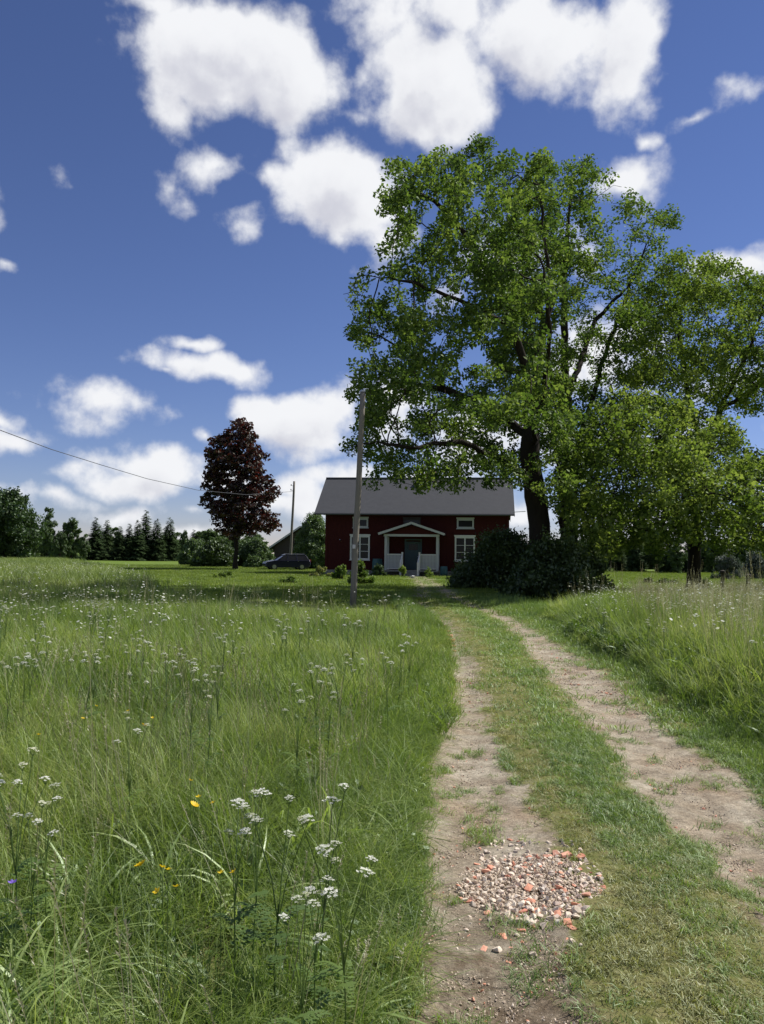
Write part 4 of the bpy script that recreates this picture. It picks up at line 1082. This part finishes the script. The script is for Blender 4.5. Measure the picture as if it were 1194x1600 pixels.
def meadow(y0, y1, dens, col, weights, name, label, zs=1.0):
    P_, Sc = [], []
    for side in (-1, 1):
        x, y = region(y0, y1, dens, side); a, b, c, d = tracks(y)
        keep = (x < a-.03+.22*(vnoise(x*3, y*2.5)-.5)+.1*(vnoise(x*9,y*7)-.5)) if side < 0 else ((x > d+.5+.5*(vnoise(x*.5+9, y*.6)-.3)) | (x < a-.03))
        if side < 0: keep = keep
        keep &= meadow_far_edge(x, y)
        x, y = x[keep], y[keep]; hs, dd = lodheight(x, y)
        big = .72+.55*fbm(x*.55+4, y*.45, 3)
        P_.append(np.stack([x, y, H(x, y)-.005], 1)); Sc.append(np.stack([np.ones_like(x)*rng.uniform(.85, 1.2, len(x))]*2+[hs*big*zs*np.where(x > d[keep], 1.32, 1)*rng.uniform(.8, 1.2, len(x))], 1))
    P_ = np.concatenate(P_); Sc = np.concatenate(Sc); n_ = len(P_)
    wts = np.array(weights, float); wts /= wts.sum(); idx = rng.choice(len(wts), n_, p=wts)
    scatter(name, P_, rots(n_, .2 if y1 < 10 else .13), Sc, idx, col, label)
meadow(1.1, 7.0, 125, near_c, [6, 6, 6, 6, 6, 6, 2.8, 2.8, 1.0, 1.0, 4, 4, 1.0, 3.0, 1.1, 1.1], 'meadow_grass', 'tall lush meadow grass in the foreground beside the track')
meadow(7.0, 28.0, 42, mid_c, [6, 6, 6, 6, 6, 6, .5, .5, 4], 'meadow_grass', 'tall meadow grass in the middle distance')
meadow(28.0, 130.0, 3.0, far_c, [1]*5, 'meadow_grass', 'unmown grass stretching to the far trees on the left', 1.1)
# leafy herbs added so the foot of the right bank reads as shaded hollows
n_ = 1300; y = rng.uniform(3.5, 17, n_); d_ = tracks(y)[3]; x = d_+.5+.9*rng.random(n_)**1.3; k = fbm(x*.9+5, y*.55, 2) > .44; x, y = x[k], y[k]
sc = rng.uniform(.8, 1.5, len(x)); scatter('bank_shade_herbs', np.stack([x, y, H(x, y)], 1), rots(len(x), .15), np.stack([sc, sc, sc*1.25], 1), rng.choice([10, 11, 14, 15], len(x)), near_c, 'leafy herbs added for the dark shaded hollows along the foot of the right bank')
# pale seed heads standing over the right meadow
n_ = 2300; y = np.sqrt(rng.uniform(7**2, 30**2, n_)); x = rng.uniform(.31, .62, n_)*y; k = (x > tracks(y)[3]+1.0) & meadow_far_edge(x, y) & (fbm(x*.4, y*.3, 3) > .42); x, y = x[k], y[k]
scatter('seed_heads', np.stack([x, y, H(x, y)], 1), rots(len(x), .12), rng.uniform(.85, 1.15, len(x)), rng.integers(6, 8, len(x)), mid_c, 'pale grass seed heads over the right meadow')
# bright broad-leaved clump in the lower left corner
q = []
for _ in range(46):
    px, py = random.uniform(-50, 100), random.uniform(1440, 1660); q.append(PZ(px, py, .25))
q = np.array(q); q[:, 2] = H(q[:, 0], q[:, 1])
scatter('broad_grass', q, rots(len(q)), np.full(len(q), .95), np.full(len(q), 12), near_c, 'bright broad bladed grass clump in the lower left corner')
# short grass of the verge and centre strip
def verge(y0, y1, dens, col, name, label, x0=-1.0, x1=6.0):
    n_ = int((y1-y0)*(x1-x0)*dens); x = rng.uniform(x0, x1, n_); y = rng.uniform(y0, y1, n_); a, b, c, d = tracks(y)
    D_ = dirt(x, y); pat = fbm(x*1.6+7, y*.9, 3); cl = fbm(x*5+70, y*5, 2)
    green = .55+.0*x
    # the strip is greenest along its right side, mossy and thin on the left
    t = (x-b)/np.maximum(c-b, .2); green = np.where((x > b) & (x < c), np.interp(t, [0, .35, .6, 1], [.05, .2, .9, .7]) - .6*smooth(5.5, 3.8, y)*(t > .2)*(pat > .38), .8)
    green = np.where(x < a, .75, green)
    pr = np.where(D_ > .5, .20*(cl > .57), 1-D_) * np.where((x > b) & (x < c) & (t < .4), .85, 1)
    inpile = ((x-PILE[0])/.38)**2+((y-PILE[1])/.42)**2 < 1
    keep = (rng.random(n_) < pr) & (x > a-.6) & (x < d+1.6) & ~inpile
    x, y, green = x[keep], y[keep], green[keep]; k = len(x); h_ = len(col.objects)//2
    gsel = rng.random(k) < green
    idx = np.where(gsel, rng.integers(0, h_, k), h_+rng.integers(0, h_, k))
    t = np.clip((x-tracks(y)[3])/1.0, 0, 1); tl = np.clip((tracks(y)[0]+.15-x)/.5, 0, 1)
    sc = rng.uniform(.7, 1.3, k); hz = sc*(.72+2.4*t+2.2*tl)*(.6+.8*fbm(x*2, y*2, 2))
    scatter(name, np.stack([x, y, H(x, y)], 1), rots(k, .2), np.stack([sc, sc, hz], 1), idx, col, label)
verge(1.2, 7.5, 900, short_c, 'verge_grass', 'short trodden grass and moss on the track near the camera', -.6, 4.6)
verge(7.5, 30.0, 130, short_mid_c, 'verge_grass', 'short grass strip between the wheel ruts further on')
# mown lawn
n_ = 15000; y = np.sqrt(rng.uniform(22**2, 95**2, n_)); x = rng.uniform(-.58, .75, n_)*y
hx = (x-h0[0]); keep = ~meadow_far_edge(x, y) & ~((abs(hx) < 8.2) & (y > 59) & (y < 72)) & (dirt(x, y) < .4)
x, y = x[keep], y[keep]
scatter('lawn_grass', np.stack([x, y, H(x, y)], 1), rots(len(x), .05), rng.uniform(.8, 1.2, len(x)), rng.integers(0, 4, len(x)), lawn_c, 'short light green lawn grass in front of the house')

# ------------------------------------------------------------------ flowers
def umbel_mesh(seed, mt, R_=.034, n_=11):
    r = np.random.default_rng(seed); V = []; F_ = []
    for i in range(n_):
        a = i*2.399; q = R_*math.sqrt((i+.5)/n_); c = np.array([math.cos(a)*q, math.sin(a)*q, -.6*q*q/R_+r.normal()*.002])
        for j in range(9):
            a2 = j*2.399; q2 = .0095*math.sqrt((j+.5)/9); p = c+np.array([math.cos(a2)*q2, math.sin(a2)*q2, r.normal()*.0012]); s = r.uniform(.0030, .0044); t = r.uniform(0, 6)
            k = len(V); n3 = r.normal(size=2)*.25
            for m_ in range(5):
                an = t+m_*1.2566; V.append(p+np.array([math.cos(an)*s, math.sin(an)*s, (math.cos(an)*n3[0]+math.sin(an)*n3[1])*s]))
            F_.append((k, k+1, k+2, k+3, k+4))
    return npmesh('umbel', np.array(V), np.array(F_), mt)
umb = [umbel_mesh(500+i, M['white_petal']) for i in range(3)] + [umbel_mesh(510, M['cream_petal'], .026, 8)]
def parsley_parts(seed, heads, h):
    """stem mesh and umbel places for one plant; heads = list of offsets"""
    r = random.Random(seed); b = MB(); top = Vector((0, 0, h*.55)); out = []
    b.tube([(0, 0, -.02), tuple(top*.5+Vector((.01, 0, 0))), tuple(top)], [.0035, .003, .0022], 4)
    for (dx, dy, dz) in heads:
        t = Vector((dx, dy, h+dz)); j = Vector((dx*.3, dy*.3, h*.55+.12*h))
        b.tube([tuple(top*.85), tuple(j), tuple(t-Vector((0, 0, .03)))], [.002, .0018, .0014], 4)
        for k in range(8):
            a = k*.785; b.tube([tuple(t-Vector((0, 0, .03))), (t.x+math.cos(a)*.022, t.y+math.sin(a)*.022, t.z-.002)], [.0008, .0006], 3, False)
        out.append(t)
    for k in range(5):   # feathery leaves
        a = r.uniform(0, 6.28); z = h*r.uniform(.1, .5); l = r.uniform(.08, .15)
        for q in range(9):
            u = (q+1)/9; c = Vector((math.cos(a)*l*u, math.sin(a)*l*u, z+.04*math.sin(u*2.5)))
            for s in (-1, 1):
                w_ = Vector((-math.sin(a), math.cos(a), .1))*s*l*.35*(1.15-u); bb = Vector((math.cos(a), math.sin(a), 0))*.012
                b.add([c, c+w_*.5+bb, c+w_+bb*.5, c+w_*.5-bb*.6], [(0, 1, 2), (0, 2, 3)])
    me = bpy.data.meshes.new('stem'); me.from_pydata(b.v, [], b.f); me.update(); me.materials.append(M['herb']); return me, out
PR = []
for i in range(7):
    r = random.Random(600+i); nh = r.choice([3, 4, 5, 6, 7]); PR.append(parsley_parts(i, [(r.uniform(-.1, .1), r.uniform(-.1, .1), r.uniform(-.12, .03)) for _ in range(nh)], .78))
PF = 'cow parsley plants flowering in the meadow'
rp_ = random.Random(12)
def parsley(px, py, label, kind=None, h=.78, s=1.0):
    p = PZ(px, py, h*s+.02); x, y = p[0], p[1]; 
    if y > 60: return
    a_, _, _, d_ = tracks(np.array([y]))
    if a_[0]-.12 < x < d_[0]+.45: return
    me, tops = PR[kind if kind is not None else rp_.randrange(7)]
    o = empty('cow_parsley', (x, y, float(H(x, y))), rp_.uniform(0, 6.28), label, 'wildflower', PF); o.scale = (s, s, s)
    link('stem', me, o)
    for t in tops:
        u = link('umbel', umb[rp_.randrange(4)], o); u.location = t; k = rp_.uniform(.5, .85); u.scale = (k, k, k); u.rotation_euler = (rp_.uniform(-.25, .25), rp_.uniform(-.25, .25), rp_.uniform(0, 6))
for px, py, lb, kd, s in [(510,1228,'large white cow parsley head nearest the track, left of the rubble',4,1.0),(405,1222,'cow parsley with spread white heads left of the largest head',3,1.0),(370,1245,None,1,.95),(438,1252,None,0,.95),
    (540,1310,'low white cow parsley head by the grass edge beside the rubble',0,.9),(495,1325,'small white cow parsley just left of the low head by the grass edge',1,.85),(475,1388,'lowest small white cow parsley in the foreground grass',0,.8),
    (30,1205,'white cow parsley at the left edge of the picture',2,1.0),(75,1222,None,1,.95),(55,1282,None,0,.8),(495,1040,'white cow parsley cluster in mid meadow in line with the pole',5,1.0),(532,1030,None,2,1.0),(515,1062,None,3,1.0),(466,1080,None,0,1.0),
    (300,1058,'white cow parsley group in the middle of the left meadow',5,1.0),(330,1070,None,3,1.0),(290,1030,None,2,1.0),(342,1036,None,1,1.0),(262,1022,None,2,1.0),(222,1052,None,0,.95),(625,1002,'white cow parsley leaning over the track edge',6,1.0),(606,1020,None,4,1.0),(640,988,None,3,1.0),
    (148,1018,None,2,1.0),(205,1135,None,0,.9),(350,990,None,2,1),(365,975,None,3,1),(600,935,'dense white cow parsley clump against the shade beside the pole',6,1.05),(625,932,'bright white cow parsley at the shaded bend of the track',6,1.1),(638,940,None,5,1.0),(588,945,None,4,1.0),(575,948,None,3,1),
    (1015,998,'white cow parsley on the right bank beside the dark hollow',2,1.0),(1100,1040,None,1,1.0),(920,965,None,3,1.0),(870,940,None,2,1.0),(40,1020,None,1,1),(612,1560,'tiny white flower low at the track edge',0,.28)]:
    place_ = 'at the left edge of the meadow' if px < 100 else 'in the foreground meadow' if py > 1130 else 'in the middle of the left meadow' if px < 420 else 'near the pole and the track edge' if px < 700 else 'beside the right rut'
    PF = 'cow parsley ' + place_
    parsley(px, py, lb or ('small' if s < .95 else 'tall') + ' white cow parsley ' + place_, kd, s=s)
for i in range(120):
    u = random.random()
    if u < .72: px, py = random.uniform(0, 560), 925+abs(random.gauss(0, 42))
    else: px, py = random.uniform(880, 1194), 938+abs(random.gauss(0, 30))
    if px > 450 and px < 600 and random.random() < .5: continue
    pt = PZ(px, py, .8)
    if not (pt[1] > 3 and bool(meadow_far_edge(np.array([pt[0]]), np.array([pt[1]]))[0])): continue
    zone = ('in the flowery left third of the meadow' if px < 200 else 'in the middle of the left meadow' if px < 420 else 'in the meadow close to the leaning pole') if px < 700 else 'on the bank right of the track'
    PF = 'cow parsley ' + zone
    parsley(px, py, ('white cow parsley far back ' if py < 945 else 'white cow parsley ') + zone, s=random.uniform(.8, 1.0))
# beyond: a haze of the same flowers nobody could count
fl = MB()
def farflower(n_, seed, k):
    r = np.random.default_rng(seed); V = []; F_ = []
    for i in range(n_):
        c = np.array([r.normal()*.12, r.normal()*.12, .62+r.uniform(-.2, .15)]); s = r.uniform(.010, .021)*k
        b = len(V); n3 = r.normal(size=2)*.3
        for m_ in range(6):
            an = m_*1.047; V.append(c+np.array([math.cos(an)*s, math.sin(an)*s, (math.cos(an)*n3[0]+math.sin(an)*n3[1])*s]))
        F_.append(tuple(range(b, b+6)))
    return npmesh('far_umbels', np.array(V), np.array(F_), M['white_petal'])
ff = srccoll('far_umbels', [farflower(6, 700+i, 1.0) for i in range(3)] + [farflower(5, 710, 1.3)])
n_ = 2400; y = np.sqrt(rng.uniform(10**2, 62**2, n_)); x = rng.uniform(-.56, -.03, n_)*y; den = fbm(x*.35+3, y*.25, 3)
k = meadow_far_edge(x, y) & (rng.random(n_) < smooth(.42, .62, den)*np.interp(x/y, [-.5, -.25, -.1], [1, .8, .25])); xa, ya = x[k], y[k]
n2 = 1400; y = np.sqrt(rng.uniform(10**2, 42**2, n2)); x = rng.uniform(.24, .6, n2)*y; k = meadow_far_edge(x, y) & (x > tracks(y)[3]+1) & (rng.random(n2) < .8); xa = np.concatenate([xa, x[k]]); ya = np.concatenate([ya, y[k]])
scatter('distant_cow_parsley', np.stack([xa, ya, H(xa, ya)], 1), rots(len(xa)), rng.uniform(.85, 1.25, len(xa)), rng.integers(0, 4, len(xa)), ff, 'haze of white cow parsley heads across the far meadow')
# buttercups
def cup_mesh(mt, s, n5=5):
    b = MB()
    for m_ in range(n5):
        a = m_*6.283/n5; d = Vector((math.cos(a), math.sin(a), 0)); e = Vector((-math.sin(a), math.cos(a), 0))
        b.add([(0, 0, 0), d*s*.6-e*s*.35+Vector((0, 0, s*.3)), d*s+Vector((0, 0, s*.55)), d*s*.6+e*s*.35+Vector((0, 0, s*.3))], [(0, 1, 2, 3)])
    me = bpy.data.meshes.new('flower_head'); me.from_pydata([tuple(v) for v in b.v], [], b.f); me.update(); me.materials.append(mt); return me
yc = cup_mesh(M['yellow_petal'], .014); yd = cup_mesh(M['yellow_petal'], .022, 12); pc = cup_mesh(M['purple_petal'], .016, 6)
stm = MB().tube([(0, 0, 0), (.01, 0, .25), (0, 0, .5)], [.0018, .0015, .001], 4); sm_ = bpy.data.meshes.new('stem'); sm_.from_pydata(stm.v, [], stm.f); sm_.materials.append(M['herb'])
for px, py, big in [(302,1281,1),(225,1153,1),(333,1274,0),(297,1242,0),(310,1267,0),(220,1378,1),(262,1381,0),(345,1378,0),(365,1375,0),(245,1415,0),(275,1405,0),(129,1141,0),(238,1140,0),(253,1378,0),(60,1168,0),(150,1120,0),(200,1128,0)]:
    p = PZ(px, py, .5); o = empty('buttercup', (p[0], p[1], float(H(p[0], p[1]))), random.uniform(0, 6), 'small yellow flower in the grass of the left meadow' if not big else {302: 'largest yellow flower, in the foreground meadow below the parsley', 225: 'bright yellow flower alone in the middle of the left meadow', 220: 'bright yellow flower low in the foreground, leftmost of its group'}[px], 'wildflower', 'yellow flowers in the meadow')
    link('stem', sm_, o); f = link('flower_head', yd if big else yc, o); f.location = (0, 0, .5); f.rotation_euler = (random.uniform(-.6, .2), random.uniform(-.4, .4), 0)
p = PZ(18, 1415, .45); o = empty('bellflower', (p[0], p[1], float(H(p[0], p[1]))), 0, 'single violet flower at the left edge above the broad grass', 'wildflower')
link('stem', sm_, o).scale = (1, 1, .9); link('flower_head', pc, o).location = (0, 0, .45)

# ------------------------------------------------------------------ rubble and gravel
def stone_mesh(seed, mt, brick=False):
    r = np.random.default_rng(seed)
    if brick:
        V = np.array([(x, y, z) for x in (-1, 1) for y in (-.6, .6) for z in (-.42, .42)], float); V += r.normal(size=V.shape)*.16
        V = np.concatenate([V, [[1.25*r.uniform(.7, 1), 0, 0], [0, .1, .55], [-1.2, .1, 0]]])
    else:
        V = r.normal(size=(13, 3)); V /= np.linalg.norm(V, axis=1)[:, None]; V *= r.uniform(.78, 1.05, (13, 1)); V *= np.array([1.0, r.uniform(.6, .85), r.uniform(.45, .7)])
    import bmesh
    bm = bmesh.new()
    for v in V: bm.verts.new(v)
    bmesh.ops.convex_hull(bm, input=bm.verts[:]); 
    for v in [v for v in bm.verts if not v.link_faces]: bm.verts.remove(v)
    me = bpy.data.meshes.new('stone'); bm.to_mesh(me); bm.free(); me.materials.append(mt); return me
SM = [stone_mesh(800+i, M['stone']) for i in range(10)]; BM_ = [stone_mesh(820+i, M['brickbit'], True) for i in range(7)]
pile = empty('rubble_patch', (PILE[0], PILE[1], float(H(PILE[0], PILE[1]))), 0, 'patch of pale crushed stone and broken red brick filling the left wheel rut', 'rubble')
pz0 = pile.location.z; rb = random.Random(3); grid = {}
def pheight(x, y):
    u = ((x-PILE[0])/.36)**2+((y-PILE[1])/.40)**2; return .016*max(0, 1-u)
pile_poly = [(765,1305),(800,1300),(845,1312),(900,1320),(925,1345),(945,1372),(930,1400),(915,1428),(870,1440),(820,1440),(790,1425),(760,1405),(728,1398),(715,1372),(745,1352),(752,1325)]
def place(px, py, me, s, nm, z=None, parent=pile):
    p = PZ(px, py, 0.0); x, y = p[0], p[1]; o = link(nm, me, parent)
    g = float(H(x, y))+pheight(x, y)+(.28*s if z is None else z)
    o.location = (x-PILE[0], y-PILE[1], g-pz0); o.scale = (s, s, s); o.rotation_euler = (rb.uniform(-.5, .5), rb.uniform(-.5, .5), rb.uniform(0, 6.28)); return o
cnt = 0; pts_ = []
for _ in range(20000):
    px, py = rb.uniform(712, 948), rb.uniform(1298, 1442)
    if not inpoly(np.array([px]), np.array([py]), pile_poly)[0]: continue
    p = PZ(px, py, 0)
    s = rb.uniform(.015, .024)*(1+.35*max(0, (py-1400)/40))
    if any((p[0]-a)**2+(p[1]-b)**2 < (.50*(s+c))**2 for a, b, c in pts_): continue
    pts_.append((p[0], p[1], s)); brick = rb.random() < .03
    place(px, py, rb.choice(BM_ if brick else SM), s*(.95 if brick else 1), 'brick_fragment' if brick else 'stone'); cnt += 1
    if cnt >= 290: break
print('stones', cnt)
for px, py, s in [(868,1332,.034),(885,1336,.040),(905,1340,.034),(845,1352,.022),(733,1396,.030),(722,1392,.018),(762,1412,.024),(788,1450,.030),(757,1468,.028),(815,1441,.022),(888,1438,.034),(872,1424,.034),(893,1446,.026),(930,1328,.020),(935,1370,.022),(942,1388,.018),
                  (746,1340,.022),(742,1360,.018),(812,1308,.026),(838,1418,.030),(818,1415,.026),(900,1412,.026),(795,1488,.014),(868,1330,.02),(700,985,.08),(703,1000,.11),(698,992,.08),(706,1008,.09),(695,978,.08),(700,1004,.08),(702,993,.09),(709,1014,.06)]:
    o = place(px, py, rb.choice(BM_), s*.74, 'brick_fragment'); o.scale.z *= .65; o.rotation_euler.x *= .4; o.rotation_euler.y *= .4
for px, py, s in [(811,1429,.030),(828,1430,.030),(860,1430,.032),(902,1424,.036),(914,1420,.034),(777,1470,.032),(722,1385,.020),(727,1365,.022),(735,1370,.02),(708,1375,.014),(735,1418,.015),(766,1425,.02),(768,1434,.016),(877,1314,.022),(893,1314,.016),(912,1318,.014),(893,1467,.022),(905,1472,.018),(808,1449,.018),(805,1500,.014),(833,1480,.024),(712,1470,.014),(918,1452,.012),(728,1440,.016)]:
    place(px, py, rb.choice(SM), s, 'stone')
# grit between the stones and small gravel over the ruts
gr_c = srccoll('gravel_bit', [stone_mesh(840+i, M['gravel']) for i in range(6)] + [stone_mesh(850, M['brickbit'], True)])
n_ = 3600; a = rng.uniform(0, 6.283, n_); q = np.sqrt(rng.random(n_))
x = PILE[0]+np.cos(a)*q*.36; y = PILE[1]+np.sin(a)*q*.42; z = H(x, y)+np.array([pheight(i, j) for i, j in zip(x, y)])
scatter('crushed_stone', np.stack([x, y, z], 1)-np.array(pile.location), rots(n_, .6), rng.uniform(.006, .015, n_), np.where(rng.random(n_) < .02, 6, rng.integers(0, 6, n_)), gr_c, None, parent=pile)
def gravel(y0, y1, n_, s0, s1, name, label):
    y = y0*(y1/y0)**rng.random(n_); a, b, c, d = tracks(y); wh = rng.random(n_) < .45
    lo = np.where(wh, a, c)-.1; hi = np.where(wh, b, d)+.1; x = lo+(hi-lo)*rng.random(n_); k = (dirt(x, y) > rng.random(n_)*.8+.1) & (fbm(x*3+11, y*3, 2) > rng.random(n_)*.6+.15)
    x, y = x[k], y[k]; n_ = len(x)
    sc = s0+(s1-s0)*rng.random(n_)**3.2
    scatter(name, np.stack([x, y, H(x, y)+sc*.2], 1), rots(n_, .5), sc, np.where(rng.random(n_) < .03, 6, rng.integers(0, 6, n_)), gr_c, label)
gravel(1.5, 9.0, 110000, .0020, .0095, 'loose_gravel', 'fine loose gravel lying in the wheel ruts')
gravel(9.0, 26.0, 30000, .004, .020, 'loose_gravel', 'loose gravel in the far part of the wheel ruts')
# things in front of the house
wp = P(645, 903, 54.0)
st_ = MB(); tag(link('white_stone', SM[0], None), 'small white stone on the lawn in front of the porch steps', 'stone')
o = bpy.data.objects['white_stone']; o.data = o.data.copy(); o.data.materials.clear(); o.data.materials.append(M['trim']); o.location = (wp[0], 54.0, .1); o.scale = (.26, .2, .2)
for (lx, ly, r_, hh, lb) in ((2.25, -1.6, .28, .75, 'dull teal water barrel at the right corner of the porch'), (-2.9, -.7, .4, 1.25, 'tall dull teal water barrel left of the porch')):
    p = hl(lx, ly); b = empty('water_barrel', tuple(p), 0, lb, 'barrel')
    MB().tube([(0, 0, 0), (0, 0, hh*.3), (0, 0, hh*.7), (0, 0, hh)], [r_*.88, r_, r_, r_*.9], 16).build('body', M['teal'], b, sm=True)
    for zz in (.3, .7): MB().tube([(0, 0, hh*zz-.02), (0, 0, hh*zz+.02)], r_+.015, 16).build('hoop', M['teal'], b)
